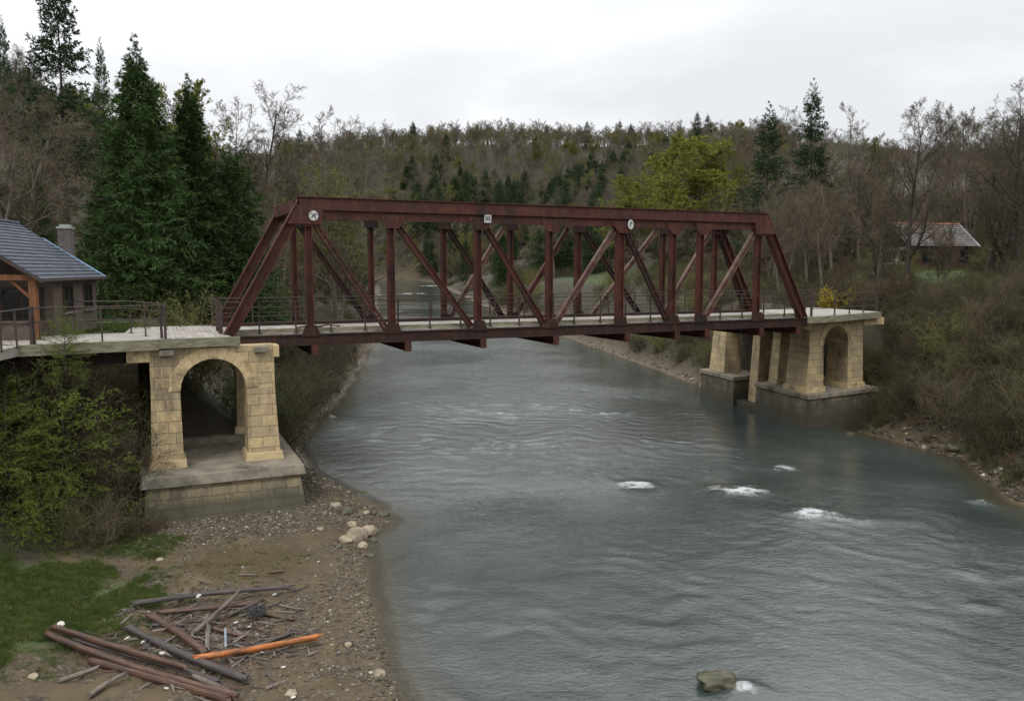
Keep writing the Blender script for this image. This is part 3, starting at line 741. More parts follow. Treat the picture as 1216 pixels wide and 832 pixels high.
rp = empty('approach_deck', W(36, 2, 7), 0, 'pale right approach deck on the far sandstone pier, ending among bare shrubs', 'deck')
PR = [W(35.3, -.35), W(38.5, .30), W(44.8, 2.35), W(45.2, 9.2), W(36.8, 8.2), W(36.7, 6.1), W(35.95, .4)]
MB().prism_z([(p[0], p[1]) for p in PR], 7.28, 7.71).build('slab', M['path'], rp)
mb = MB(); mb.bar(W(35.3, -.45, 7.50), W(38.5, .20, 7.50), .14, .42, acr); mb.bar(W(38.5, .20, 7.50), W(44.8, 2.25, 7.50), .14, .42, acr); mb.build('edge_beam', M['deck_edge'], rp)
railing('approach_railing', [W(35.9, -.05, 7.71), W(38.5, .5, 7.71), W(44.7, 2.55, 7.71)], 1.42, 'dark iron railing on the right approach deck above the far pier', gap=1.9)
railing('approach_railing', [W(36.9, 7.9, 7.71), W(45.0, 8.9, 7.71)], 1.42, 'dark iron railing on the far edge of the right approach deck before the yellow bushes', gap=2.1)

# ------------------------------------------------------------------ stone piers
def arch_poly(x0, x1, zs, r, zt, xc, n=20, inner=None):
    """wall above the springing with a semicircular opening, as a strip of convex quads (x,z)."""
    quads = []
    for i in range(n):
        a0, a1 = math.pi * i / n, math.pi * (i + 1) / n
        def pt(a): return (xc - r * math.cos(a), zs + r * math.sin(a))
        q0, q1 = pt(a0), pt(a1)
        quads.append([(q0[0], q0[1]), (q1[0], q1[1]), (q1[0], zt), (q0[0], zt)])
    quads.append([(x0, zs), (xc - r, zs), (xc - r, zt), (x0, zt)])
    quads.append([(xc + r, zs), (x1, zs), (x1, zt), (xc + r, zt)])
    return quads
def arch_wall(root, T, xl0, xl1, xr0, xr1, y0, y1, zb, zs, zt, batter=(.10, .14), foot=.14, lead=(0, 0)):
    """two battered legs on foot blocks, spandrel wall with round arch, ring of voussoirs on both faces."""
    for (a, b), k in (((xl0, xl1), 0), ((xr0, xr1), 1)):
        mb = MB(T)
        oa, ob = (a - batter[0], b + .04) if k == 0 else (a - .04, b + batter[1])
        mb.frustum((oa, ob, y0 - .12, y1 + .12), (a, b, y0, y1), zb + .34, zs)
        leg = mb.build('pier_leg', M['stone'], root, bevel=.02)
        mb = MB(T); mb.frustum((oa - foot, ob + foot, y0 - .12 - foot, y1 + .12 + foot), (oa - foot * .7, ob + foot * .7, y0 - .12 - foot * .7, y1 + .12 + foot * .7), zb, zb + .36)
        mb.build('foot_block', M['foot'], leg, bevel=.02)
    xc, r = (xl1 + xr0) / 2, (xr0 - xl1) / 2
    mb = MB(T)
    for q in arch_poly(xl0, xr1, zs, r, zt, xc): mb.prism_y(q, y0 + .03, y1 - .03)
    mb.build('arch_wall', M['stone'], root)
    mb = MB(T); n = 13; t = .52
    for i in range(n):
        a0, a1 = math.pi * (i + .0) / n + .006 * (i > 0), math.pi * (i + 1) / n
        ro = r + t * (1.0 if i % 2 else .92); ro2 = min(ro, 99)
        P = [(xc - rr * math.cos(a), zs + rr * math.sin(a)) for a, rr in ((a0, r - .02), (a1, r - .02), (a1, ro2), (a0, ro2))]
        P = [(x, min(z, zt - .01)) for x, z in P]
        mb.prism_y(P, y0 - .04, y1 + .04)
    mb.build('arch_ring', M['foot'], root, bevel=.012)

TL = lambda x, y, z: W(x, y, z)
pier = empty('stone_pier', W(-.7, 1, 0), 0, 'sandstone arched pier on a blackened plinth by the gravel bank', 'pier')
MB(TL).frustum((-4.0, 2.85, -3.5, 5.2), (-3.8, 2.62, -2.85, 5.1), -.6, 1.52).build('plinth', M['plinth'], pier, bevel=.03)
MB(TL).frustum((-4.05, 2.85, -3.08, 5.3), (-3.98, 2.78, -2.98, 5.25), 1.50, 1.95).build('plinth_cap', M['concrete'], pier, bevel=.03)
MB(TL).box(-3.6, 2.4, 3.4, 5.2, 1.93, 2.25).build('step', M['concrete'], pier, bevel=.03)
arch_wall(pier, TL, -3.45, -2.25, .60, 1.85, -1.15, .05, 1.93, 5.35, 7.29)
arch_wall(pier, TL, -3.45, -2.25, .60, 1.85, 3.9, 5.0, 2.25, 5.35, 7.29)
for y0, y1 in ((-1.33, .15), (3.8, 5.1)):
    MB(TL).box(-4.35, -3.42, y0 + .1, y1 - .1, 6.72, 7.27).build('corbel', M['foot'], pier, bevel=.02)
    MB(TL).box(1.82, 2.08, y0 + .1, y1 - .1, 6.72, 7.27).build('corbel', M['foot'], pier, bevel=.02)
for x in (-2.75, 1.25):
    MB(TL).box(x - .3, x + .3, -1.42, -1.10, 6.98, 7.24).build('bearing_block', M['concrete'], pier, bevel=.02)
MB(TL).box(-9.5, -4.0, 4.6, 6.0, 2, 7.28).build('abutment_wall', M['plinth'], pier)

OS, OV = 37.0, 1.0
def TR(a, b, z):
    c, s_ = math.cos(R(7)), math.sin(R(7)); c2, s2 = math.cos(R(9)), math.sin(R(9))
    return W(OS + a * c + b * s2, OV + a * s_ + b * c2, z)
pier = empty('stone_pier', W(40, 5, 0), 0, 'sandstone arched pier standing in the water at the far bank on two blocky plinths', 'pier')
for nm, a0, a1, b0, b1, z1 in (('plinth', 0, 7.4, 0, 6.4, 2.30), ('plinth', 0, 5.0, 9.6, 14.8, 2.30)):
    MB(TR).frustum((a0 - .12, a1 + .12, b0 - .12, b1 + .12), (a0, a1, b0, b1), -1.5, z1 - .3).build(nm, M['plinth_recess'], pier, bevel=.04)
    MB(TR).box(a0 - .12, a1 + .12, b0 - .12, b1 + .12, z1 - .305, z1).build('plinth_cap', M['concrete'], pier, bevel=.03)
MB(TR).box(.3, 5.5, 6.3, 9.7, -1.5, .45).build('sill_block', M['plinth_recess'], pier, bevel=.03)
arch_wall(pier, TR, .55, 2.05, 4.75, 6.4, .75, 3.0, 2.30, 5.5, 7.25, (.22, .10))
MB(TR).frustum((.35, 2.35, 11.6, 14.0), (.75, 2.15, 11.9, 13.7), 2.30, 7.1).build('pier_leg', M['stone'], pier, bevel=.03)
MB(TR).box(3.3, 4.2, 3.2, 13.5, .4, 7.1).build('cross_wall', M['plinth_recess'], pier)  # dark stone colour stands in for the recess shade between the pilasters
for b, z0 in ((4.9, 2.3), (7.6, .4)):
    MB(TR).frustum((1.0, 2.6, b, b + 1.15), (1.4, 2.5, b + .08, b + 1.0), z0, 6.9).build('pilaster', M['stone'], pier, bevel=.02)
MB(TR).box(.7, 5.0, 3.4, 14.0, 6.8, 7.27).build('bearing_beam', M['concrete'], pier)
MB(TR).box(6.3, 8.6, .6, 3.0, 6.75, 7.26).build('corbel', M['foot'], pier, bevel=.02)
MB(TR).box(-.2, .58, .5, 3.0, 6.72, 7.26).build('corbel', M['foot'], pier, bevel=.02)

# ------------------------------------------------------------------ houses
def slates(mb, e0, e1, r0, r1, row=.30, t=.035, over=.012):
    """courses of overlapping slates between the eave e0-e1 and the ridge r0-r1."""
    e0, e1, r0, r1 = (np.array(p, float) for p in (e0, e1, r0, r1))
    n = max(2, int(round(np.linalg.norm(r0 - e0) / row)))
    nrm = np.cross(e1 - e0, r0 - e0); nrm /= np.linalg.norm(nrm)
    if nrm[2] < 0: nrm = -nrm
    for i in range(n):
        a, b = i / n, (i + 1.08) / n
        jl, jr = random.uniform(-.01, .01), random.uniform(-.01, .01)
        p = [e0 + (r0 - e0) * a, e1 + (r1 - e1) * a, e1 + (r1 - e1) * min(1, b), e0 + (r0 - e0) * min(1, b)]
        up = [nrm * t * 1.9, nrm * t * 1.9, nrm * t * .75, nrm * t * .75]
        vs = [p[k] for k in range(4)] + [p[k] + up[k] for k in range(4)]
        mb.add(vs, [(0, 3, 2, 1), (4, 5, 6, 7), (0, 1, 5, 4), (1, 2, 6, 5), (2, 3, 7, 6), (3, 0, 4, 7)])
    return mb
def slate_tile_mat(name, c1, c2, c3, bw, bh):
    m, nt, b = new_mat(name)
    tc = N(nt, 'ShaderNodeTexCoord')
    br = N(nt, 'ShaderNodeTexBrick', Scale=1.0); br.inputs['Brick Width'].default_value = bw; br.inputs['Row Height'].default_value = bh
    br.inputs['Mortar Size'].default_value = .008; br.inputs['Color1'].default_value = (*c1, 1); br.inputs['Color2'].default_value = (*c2, 1); br.inputs['Mortar'].default_value = (.02, .022, .026, 1)
    L(nt, tc.outputs['UV'], br.inputs['Vector'])
    v = world_pos(nt)
    c = mix(nt, .5, br.outputs['Color'], ramp(nt, noise(nt, v, 3, 6, .7), [(.3, g(.6)), (.7, g(1.3))]), 'MULTIPLY')
    c = mix(nt, ramp(nt, noise(nt, v, .5, 4, .6), [(.5, g(0)), (.62, g(.8))]), c, c3)
    L(nt, c, b.inputs['Base Color']); b.inputs['Roughness'].default_value = .68; b.inputs['Specular IOR Level'].default_value = .3
    bump(nt, b, br.outputs['Fac'], -.5, .02)
    return m
M['slate'] = slate_tile_mat('slate roof', (.046, .054, .070), (.082, .094, .118), (.058, .064, .080), .42, .30)
M['tile'] = slate_tile_mat('old tile roof', (.085, .078, .074), (.145, .135, .128), (.105, .062, .048), .35, .28)
HB = 7.55
e_dir = np.array([-.207, .978]); p_dir = np.array([-.978, -.207])
E1 = np.array([-20.3, 34.6]); E2 = E1 + e_dir * 9.6; ZE, ZR, HW = 10.32, 13.15, 4.15
h1 = empty('slate_house', (E1[0] - 4, E1[1] + 4, HB), 0, 'low house with blue grey slate roof, brick chimney and timber porch', 'house')
def HP(a, b, z):           # a: from the gable towards the back, b: in from the right-hand wall
    q = E1 + e_dir * a + p_dir * b; return np.array([q[0], q[1], z])
ov = .35
wl0 = MB(HP); wl0.box(2.6, 9.2, .38, 2 * HW - .38, HB - .5, ZE + .12)
wl0.add([(9.0, .38, ZE + .1), (9.0, 2 * HW - .38, ZE + .1), (9.0, HW, ZR - .22), (9.2, .38, ZE + .1), (9.2, 2 * HW - .38, ZE + .1), (9.2, HW, ZR - .22)], [(0, 1, 2), (5, 4, 3), (0, 3, 4, 1), (1, 4, 5, 2), (2, 5, 3, 0)])
wl0.build('wall', M['render'], h1)
mb = MB(HP); mb.add([(2.55, .3, ZE + .1), (2.55, 2 * HW - .3, ZE + .1), (2.55, HW, ZR - .25), (2.62, .3, ZE + .1), (2.62, 2 * HW - .3, ZE + .1), (2.62, HW, ZR - .25)], [(2, 1, 0), (3, 4, 5), (1, 4, 3, 0), (2, 5, 4, 1), (0, 3, 5, 2)])
mb.build('gable_panel', M['dark_wood'], h1)
mb = MB(); slates(mb, HP(0, 0, ZE), HP(9.6, 0, ZE), HP(0, HW, ZR), HP(9.6, HW, ZR)); rf = mb.build('roof', M['slate'], h1)
mb = MB(); slates(mb, HP(0, 2 * HW, ZE), HP(9.6, 2 * HW, ZE), HP(0, HW, ZR), HP(9.6, HW, ZR)); mb.build('roof', M['slate'], h1)
mb = MB(); mb.tube(HP(-.05, HW, ZR + .05), HP(9.65, HW, ZR + .05), .11, n=8); mb.build('ridge_tile', M['slate'], rf)
mb = MB(); mb.bar(HP(9.62, -.02, ZE + .06), HP(9.62, HW * .72, ZE + (ZR - ZE) * .72 + .06), .05, .18); mb.build('flashing', M['lead'], rf)
mb = MB(); mb.bar(HP(-.06, -.1, ZE - .12), HP(-.06, HW, ZR - .12), .07, .28, (0, 0, 1)); mb.bar(HP(-.06, 2 * HW + .1, ZE - .12), HP(-.06, HW, ZR - .12), .07, .28, (0, 0, 1)); mb.build('bargeboard', M['dark_wood'], rf)
mb = MB(); mb.tube(HP(-.1, -.06, ZE - .05), HP(9.7, -.06, ZE - .05), .06, n=8); mb.build('gutter', M['dark_wood'], rf)
cq = at(82, 290, 47.5)
mb = MB(lambda x, y, z: HP(9.95 + y, 1.95 + x, z)); mb.box(-.32, .32, -.30, .30, HB, 12.95); ch = mb.build('chimney', M['chimney'], h1)
mb = MB(lambda x, y, z: HP(9.95 + y, 1.95 + x, z)); mb.box(-.37, .37, -.35, .35, 12.95, 13.06); mb.box(-.25, .25, -.23, .23, 13.06, 13.18); mb.build('chimney_cap', M['pot'], ch)
for a in (4.6, 7.7):
    mb = MB(HP)
    for z0, z1, a0, a1 in ((8.72, 8.80, -.72, .72), (9.95, 10.03, -.72, .72), (8.8, 9.95, -.72, -.64), (8.8, 9.95, .64, .72), (8.8, 9.95, -.035, .035)): mb.box(a + a0, a + a1, .33, .41, z0, z1)
    fr = mb.build('window', M['dark_wood'], h1)
    mb = MB(HP); mb.box(a - .65, a + .65, .365, .375, 8.8, 9.95); mb.build('pane', M['glass'], fr)
    mb = MB(HP); mb.box(a - .8, a + .8, .25, .40, 8.64, 8.72); mb.build('sill', M['concrete'], fr)
for b in (.45, 3.6, 2 * HW - .45):
    mb = MB(HP); mb.box(.25, .55, b - .15, b + .15, HB, ZE + .05); mb.build('porch_post', M['porch_wood'], h1)
mb = MB(HP); mb.box(.22, .58, .2, 2 * HW - .2, ZE - .02, ZE + .22); mb.build('porch_beam', M['porch_wood'], h1)
for b0, b1 in ((.5, 1.3), (3.4, 2.6), (3.8, 4.6)):
    mb = MB(); mb.bar(HP(.4, b0, ZE - .85), HP(.4, b1, ZE - .03), .12, .14); mb.build('porch_brace', M['porch_wood'], h1)
mb = MB(HP); mb.box(.3, .5, .3, 2 * HW - .3, HB, 8.45); mb.box(.22, .58, .3, 2 * HW - .3, 8.45, 8.53); mb.build('porch_wall', M['render'], h1)
for b in (1.7, 4.6):
    mb = MB(HP); mb.box(2.50, 2.58, b - .9, b + .9, 8.5, 9.95); fr = mb.build('window', M['dark_wood'], h1)
    mb = MB(HP); mb.box(2.485, 2.495, b - .8, b - .06, 8.6, 9.85); mb.box(2.485, 2.495, b + .06, b + .8, 8.6, 9.85); mb.build('pane', M['glass'], fr)

# far cottage on the right bank
c0 = at(1098, 300, 84); HB2 = 10.5
h2 = empty('tiled_cottage', (c0[0], c0[1], HB2), 0, 'small far cottage with grey and red tiled roof behind bare trees on the right bank', 'house')
ca_, sa_ = math.cos(R(12)), math.sin(R(12))
def CP(x, y, z): return np.array([c0[0] + x * ca_ - y * sa_, c0[1] + x * sa_ + y * ca_, z])
hx, hy, ze, zr = 4.0, 2.8, 13.05, 15.35
mb = MB(CP); mb.box(-hx + .5, hx - .4, -hy + .4, hy - .4, HB2 - 1, ze + .1)
for x in (-hx + .5, hx - .6):
    mb.add([(x, -hy + .4, ze + .1), (x, hy - .4, ze + .1), (x, 0, zr - .25), (x + .2, -hy + .4, ze + .1), (x + .2, hy - .4, ze + .1), (x + .2, 0, zr - .25)], [(2, 1, 0), (3, 4, 5), (1, 4, 3, 0), (2, 5, 4, 1), (0, 3, 5, 2)])
mb.build('wall', M['dark_wood'], h2)
mb = MB(); slates(mb, CP(-hx, -hy, ze), CP(hx, -hy, ze), CP(-hx, 0, zr), CP(hx, 0, zr), .36); rf = mb.build('roof', M['tile'], h2)
mb = MB(); slates(mb, CP(-hx, hy, ze), CP(hx, hy, ze), CP(-hx, 0, zr), CP(hx, 0, zr), .36); mb.build('roof', M['tile'], h2)
mb = MB(); mb.tube(CP(-hx, 0, zr + .06), CP(hx, 0, zr + .06), .13, n=8); mb.build('ridge_tile', mottled('red ridge tile', (.22, .10, .07), (.30, .14, .10), 3), rf)
mb = MB(); mb.bar(CP(-hx - .03, -hy - .1, ze), CP(-hx - .03, 0, zr), .08, .3); mb.bar(CP(-hx - .03, hy + .1, ze), CP(-hx - .03, 0, zr), .08, .3); mb.build('bargeboard', M['white_wood'], rf)
mb = MB(); mb.bar(CP(hx + .03, -hy - .1, ze), CP(hx + .03, 0, zr), .08, .24); mb.build('bargeboard', M['white_wood'], rf)
mb = MB(CP); mb.box(-hx + .44, -hx + .5, -hy + .5, hy - .5, 11.2, 13.0); mb.build('gable_boarding', M['white_wood'], h2)
for y in (-1.4, 1.2):
    mb = MB(CP); mb.box(-hx + .40, -hx + .45, y - .6, y + .6, 11.5, 12.7); fr = mb.build('window', M['dark_wood'], h2)
    mb = MB(CP); mb.box(-hx + .385, -hx + .395, y - .5, y + .5, 11.6, 12.6); mb.build('pane', M['glass'], fr)
for x in (-1.7, .6, 2.6):
    mb = MB(CP)
    for a0, a1, z0, z1 in ((-.65, .65, 11.35, 11.45), (-.65, .65, 12.55, 12.65), (-.65, -.57, 11.45, 12.55), (.57, .65, 11.45, 12.55)): mb.box(x + a0, x + a1, -hy + .34, -hy + .42, z0, z1)
    fr = mb.build('window', M['dark_wood'], h2)
    mb = MB(CP); mb.box(x - .57, x + .57, -hy + .37, -hy + .38, 11.45, 12.55); mb.build('pane', M['glass'], fr)
mb = MB(CP); mb.box(-.75, -.05, -hy + .33, -hy + .41, 10.5, 12.6); mb.build('door', M['dark_wood'], h2)

#INSERT_PLANTS
# ------------------------------------------------------------------ plants: generators
def norm(a): return a / np.maximum(np.linalg.norm(a, axis=-1, keepdims=True), 1e-9)
def tubes(paths, radii, n):
    """paths (b,k,3), radii (b,k): one tapered tube per path. Returns verts, quads."""
    b, k, _ = paths.shape
    tan = np.gradient(paths, axis=1); tan = norm(tan)
    ref = np.where(np.abs(tan[..., 2:3]) < .9, np.array([0, 0, 1.]), np.array([1., 0, 0]))
    s = norm(np.cross(tan, ref)); t = np.cross(tan, s)
    a = np.arange(n) * 2 * np.pi / n
    V = paths[:, :, None, :] + radii[:, :, None, None] * (np.cos(a)[:, None] * s[:, :, None, :] + np.sin(a)[:, None] * t[:, :, None, :])
    base = (np.arange(b) * k * n)[:, None, None] + (np.arange(k - 1) * n)[None, :, None]
    i = np.arange(n); j = (i + 1) % n
    F = np.stack([base + i, base + j, base + n + j, base + n + i], -1).reshape(-1, 4)
    return V.reshape(-1, 3), F
def sprout(rg, paths, radii, count, trange, ang, length, k, up=.0, wander=.12, rratio=.6, rmin=.006, taper=.35, lenfall=.5, flat=0.0):
    """children for every path: count per parent; angle to the parent, bending up, wandering."""
    b, kk, _ = paths.shape
    t = (np.arange(count)[None, :] + rg.uniform(.1, .9, (b, count))) / count * (trange[1] - trange[0]) + trange[0]
    f = t * (kk - 1); i0 = np.clip(f.astype(int), 0, kk - 2); w = (f - i0)[..., None]
    bi = np.arange(b)[:, None]
    p = paths[bi, i0] * (1 - w) + paths[bi, i0 + 1] * w
    r = radii[bi, i0] * (1 - w[..., 0]) + radii[bi, i0 + 1] * w[..., 0]
    tan = norm(paths[bi, i0 + 1] - paths[bi, i0])
    rnd = rg.normal(size=tan.shape); rnd[..., 2] *= (1 - flat)
    perp = norm(rnd - tan * (rnd * tan).sum(-1, keepdims=True))
    an = np.radians(rg.uniform(ang[0], ang[1], t.shape))[..., None]
    d = norm(tan * np.cos(an) + perp * np.sin(an))
    plen = np.linalg.norm(np.diff(paths, axis=1), axis=-1).sum(1)[:, None]
    ln = length * plen * (1 - lenfall * (t - trange[0]) / max(1e-6, trange[1] - trange[0])) * rg.uniform(.7, 1.25, t.shape)
    p = p.reshape(-1, 3); d = d.reshape(-1, 3); ln = ln.reshape(-1); r = r.reshape(-1)
    out = np.zeros((len(p), k, 3)); out[:, 0] = p
    for q in range(1, k):
        d = norm(d + rg.normal(size=d.shape) * wander + np.array([0, 0, up / (k - 1)]))
        out[:, q] = out[:, q - 1] + d * (ln / (k - 1))[:, None]
    r0 = np.maximum(np.minimum(r * rratio, r * .9), rmin)
    rad = r0[:, None] * np.linspace(1, taper, k)[None, :]
    return out, np.maximum(rad, rmin * .7)
def cat(parts):
    V, F, off = [], [], 0
    for v, f in parts:
        V.append(v); F.append(f + off); off += len(v)
    return np.concatenate(V), np.concatenate(F)
def leaf_quads(rg, pts, dirs, ln, wd, jit=.6):
    n = len(pts)
    d = norm(dirs + rg.normal(size=(n, 3)) * jit); s = norm(np.cross(d, rg.normal(size=(n, 3))))
    l = ln * rg.uniform(.6, 1.3, (n, 1)); w = wd * rg.uniform(.6, 1.3, (n, 1))
    V = np.stack([pts, pts + d * l * .5 - s * w * .5, pts + d * l, pts + d * l * .5 + s * w * .5], 1).reshape(-1, 3)
    return V, np.arange(n * 4).reshape(-1, 4)
def along(rg, paths, per, t0=.1):
    b, k, _ = paths.shape
    t = rg.uniform(t0, 1, (b, per)); f = t * (k - 1); i0 = np.clip(f.astype(int), 0, k - 2); w = (f - i0)[..., None]; bi = np.arange(b)[:, None]
    return (paths[bi, i0] * (1 - w) + paths[bi, i0 + 1] * w).reshape(-1, 3), norm(paths[bi, i0 + 1] - paths[bi, i0]).reshape(-1, 3)

def bare_tree(seed, H, spread=.42, r=.2, twigs=8, bark='bark', tw='twig', leaf=None, leaf_per=0, leaf_size=.12, low=.28, stems=1, thick=1.0, lean=0.0):
    rg = np.random.default_rng(seed)
    tr, trr = [], []
    for s in range(stems):
        k = 9; p = np.zeros((k, 3)); a0 = rg.uniform(0, 6.3); tilt = (.22 if stems > 1 else .04) + lean
        d = np.array([math.cos(a0) * tilt, math.sin(a0) * tilt, 1.0])
        if stems > 1: p[0, :2] = .25 * np.array([math.cos(a0), math.sin(a0)])
        p[0, 2] = -.4
        hh = H * (.9 if s == 0 else rg.uniform(.7, .9))
        for q in range(1, k):
            d = norm(d + rg.normal(size=3) * .07 + np.array([0, 0, .05])); p[q] = p[q - 1] + d * hh / (k - 1)
        tr.append(p); trr.append(np.linspace(1, .05, k) ** .95 * r * (1 if s == 0 else .75)); 
    tr = np.array(tr); trr = np.array(trr); trr[:, 0] *= 1.35
    l1, r1 = sprout(rg, tr, trr, 13, (low, .97), (32, 62), spread, 7, .55, .13, .55, .02, .3, .55)
    l2, r2 = sprout(rg, l1, r1, 8, (.2, .98), (28, 60), .46, 5, .30, .15, .55, .012, .4, .5)
    l3, r3 = sprout(rg, l2, r2, 6, (.15, 1.0), (25, 62), .50, 4, .18, .18, .6, .009 * thick, .5, .45)
    l4, r4 = sprout(rg, l3, r3, twigs, (.15, 1.0), (22, 60), .62, 3, .10, .2, .7, .0085 * thick, .7, .4)
    trunk = cat([tubes(tr, trr, 8), tubes(l1, r1, 5), tubes(l2, r2, 4)])
    tm = raw_mesh('trunk', *trunk, M[bark], smooth=True)
    cv, cf = cat([tubes(l3, r3, 3), tubes(l4, r4, 3)])
    mats = [M[tw]]; mi = np.zeros(len(cf), int)
    if leaf:
        pts, dr = along(rg, l4, leaf_per)
        lv, lf = leaf_quads(rg, pts, dr, leaf_size, leaf_size * .6, .9)
        cf = np.concatenate([cf, lf + len(cv)]); cv = np.concatenate([cv, lv]); mats.append(M[leaf]); mi = np.concatenate([mi, np.ones(len(lf), int)])
    return tm, raw_mesh('crown', cv, cf, mats, mi)

def conifer(seed, H, Rb, nb=170, sprays=11, per=8, needle=.26, droop=.35, low=.05, prof=.85, mat='needles', bark='bark_dark', gap=0.0, r=.2, upt=.25, wn=.30, flatk=.75):
    rg = np.random.default_rng(seed)
    k = 8; z = np.linspace(-.4, H * .965, k); tr = np.stack([rg.normal(size=k) * .05 * (z > 1), rg.normal(size=k) * .05 * (z > 1), z], -1)[None]
    trr = (np.linspace(1, .03, k) * r)[None]
    q = (np.arange(nb) + rg.uniform(0, 1, nb)) / nb
    h = low + (1 - low) * (1 - (1 - q) ** .62)         # more boughs where they are long
    if gap:                                            # uneven storeys with light between
        h = h[(np.sin(h * H * 2.0 + rg.uniform(0, 6)) > -gap) | (rg.uniform(size=len(h)) < .25) | (h > .8)]
    az = np.arange(len(h)) * 2.39996 + rg.normal(size=len(h)) * .35
    ln = Rb * np.clip(1 - h, .0, 1) ** prof * rg.uniform(.70, 1.16, len(h)) * np.interp(h, [0, .12, .3], [.85, 1, 1]) + .10
    kb = 6; t = np.linspace(0, 1, kb)
    rad = np.stack([np.cos(az), np.sin(az)], -1)
    P = np.zeros((len(h), kb, 3))
    P[:, :, :2] = rad[:, None, :] * (ln[:, None] * t)[:, :, None]
    upk = np.interp(h, [0, .5, 1], [-.05, upt, .9])
    P[:, :, 2] = (h * H)[:, None] + ln[:, None] * (upk[:, None] * t - droop * (1 - .7 * h[:, None]) * t ** 2 + .10 * t ** 4)
    P += rg.normal(size=P.shape) * .03
    Rr = np.maximum(.008, (ln * .012)[:, None] * (1 - .75 * t))
    # side twigs in the plane of the bough, drooping at the tip
    S, Sr = sprout(rg, P, Rr, sprays, (.12, 1.0), (38, 62), .36, 4, -.18, .10, .6, .004, .6, .55, flat=flatk)
    S2 = np.concatenate([S, P[:, -4:]])
    pts, dr = along(rg, S2, per, .0)
    small = np.clip((H - pts[:, 2:3]) / (.16 * H), .38, 1)
    lv, lf = leaf_quads(rg, pts, dr + np.array([0, 0, -.12]), needle * small, needle * wn * small, .42)
    tm = raw_mesh('trunk', *cat([tubes(tr, trr, 8), tubes(P, Rr, 3)]), M[bark], smooth=True)
    return tm, raw_mesh('crown', lv, lf, M[mat])

def bush(seed, H, W_, stems=26, tw='twig', leaf=None, leaf_per=3, leaf_size=.09, twigs=5, thick=1.0, arch=-.25):
    rg = np.random.default_rng(seed)
    k = 7; n = stems; az = rg.uniform(0, 6.28, n); til = rg.uniform(.08, 1.0, n) * W_ / H
    p = np.zeros((n, k, 3)); p[:, 0, :2] = rg.normal(size=(n, 2)) * .22 * W_; p[:, 0, 2] = -.3
    d = norm(np.stack([np.cos(az) * til, np.sin(az) * til, np.ones(n)], -1)); ln = H * rg.uniform(.65, 1.25, n)
    for q in range(1, k):
        d = norm(d + rg.normal(size=d.shape) * .12 + np.array([0, 0, arch * .25 * q / k])); p[:, q] = p[:, q - 1] + d * (ln / (k - 1))[:, None]
    rr = np.linspace(1, .3, k)[None] * (.014 + .010 * rg.uniform(size=(n, 1))) * thick
    l2, r2 = sprout(rg, p, rr, 7, (.12, 1.), (25, 65), .46, 5, .1, .2, .6, .006 * thick, .5, .4)
    l3, r3 = sprout(rg, l2, r2, twigs, (.1, 1.), (25, 70), .52, 4, .05, .24, .7, .005 * thick, .6, .4)
    cv, cf = cat([tubes(p, rr, 4), tubes(l2, r2, 3), tubes(l3, r3, 3)])
    mats = [M[tw]]; mi = np.zeros(len(cf), int)
    if leaf:
        pts, dr = along(rg, l3, leaf_per); lv, lf = leaf_quads(rg, pts, dr, leaf_size, leaf_size * .55, .9)
        cf = np.concatenate([cf, lf + len(cv)]); cv = np.concatenate([cv, lv]); mats.append(M[leaf]); mi = np.concatenate([mi, np.ones(len(lf), int)])
    return raw_mesh('foliage', cv, cf, mats, mi)

def put(name, meshes, loc, scale=1.0, rz=None, label=None, cat_=None, group=None, tilt=None, names=('trunk', 'crown')):
    """one plant: an Empty at its foot, its parts as children sharing the kind's meshes."""
    o = empty(name, loc, random.uniform(0, 6.28) if rz is None else rz, label, cat_, group)
    o.scale = (scale, scale, scale) if np.isscalar(scale) else scale
    if tilt: o.rotation_euler = (tilt[0], tilt[1], o.rotation_euler.z)
    for nm, me in zip(names, meshes): link(nm, me, o)
    return o
def foot(px, Y, dz=0.0):
    x = px_x(px, Y); return (x, Y, hz(x, Y) + dz)
def top_h(py, Y, z0): return CAMH + (HORIZON - py) * Y / (FPX * 1.005) - z0

# ------------------------------------------------------------------ plants: the kinds
spruce = [conifer(101, 18, 5.4, 430, 14, 13, .34, .40, prof=1.12, wn=.17), conifer(102, 18, 5.0, 400, 14, 13, .34, .44, prof=1.2, wn=.17), conifer(103, 16, 4.2, 280, 12, 11, .36, .34, .05, wn=.20)]
fir = [conifer(111, 22, 5.0, 210, 12, 10, .32, .22, .30, .80, 'needles_blue', gap=.15, r=.26, upt=.12), conifer(112, 20, 5.2, 230, 12, 10, .34, .26, .06, .95, 'needles_blue', gap=.25, r=.24)]
bare = [bare_tree(201, 17, .40, .22), bare_tree(202, 15, .46, .20, stems=2), bare_tree(203, 18, .36, .22, tw='twig_grey'), bare_tree(204, 13, .52, .18, stems=3, low=.18), bare_tree(205, 16, .44, .2, tw='twig_grey', low=.35)]
bud = [bare_tree(211, 15, .46, .2, tw='twig_olive', leaf='leaf_olive', leaf_per=2, leaf_size=.13, twigs=4), bare_tree(212, 13, .50, .18, tw='twig_olive', leaf='leaf_olive', leaf_per=2, leaf_size=.13, twigs=4, stems=2)]
spring = [bare_tree(221, 15, .48, .2, tw='twig_olive', leaf='leaf_spring', leaf_per=7, leaf_size=.15, twigs=5), bare_tree(222, 13, .54, .18, tw='twig_olive', leaf='leaf_spring', leaf_per=7, leaf_size=.15, twigs=4, stems=2)]
big_bare = [bare_tree(231, 19, .44, .32, bark='bark_dark', twigs=8, tw='twig_dark', low=.22, lean=.08), bare_tree(232, 21, .40, .32, bark='bark_dark', twigs=8, tw='twig_dark', low=.22, stems=2)]
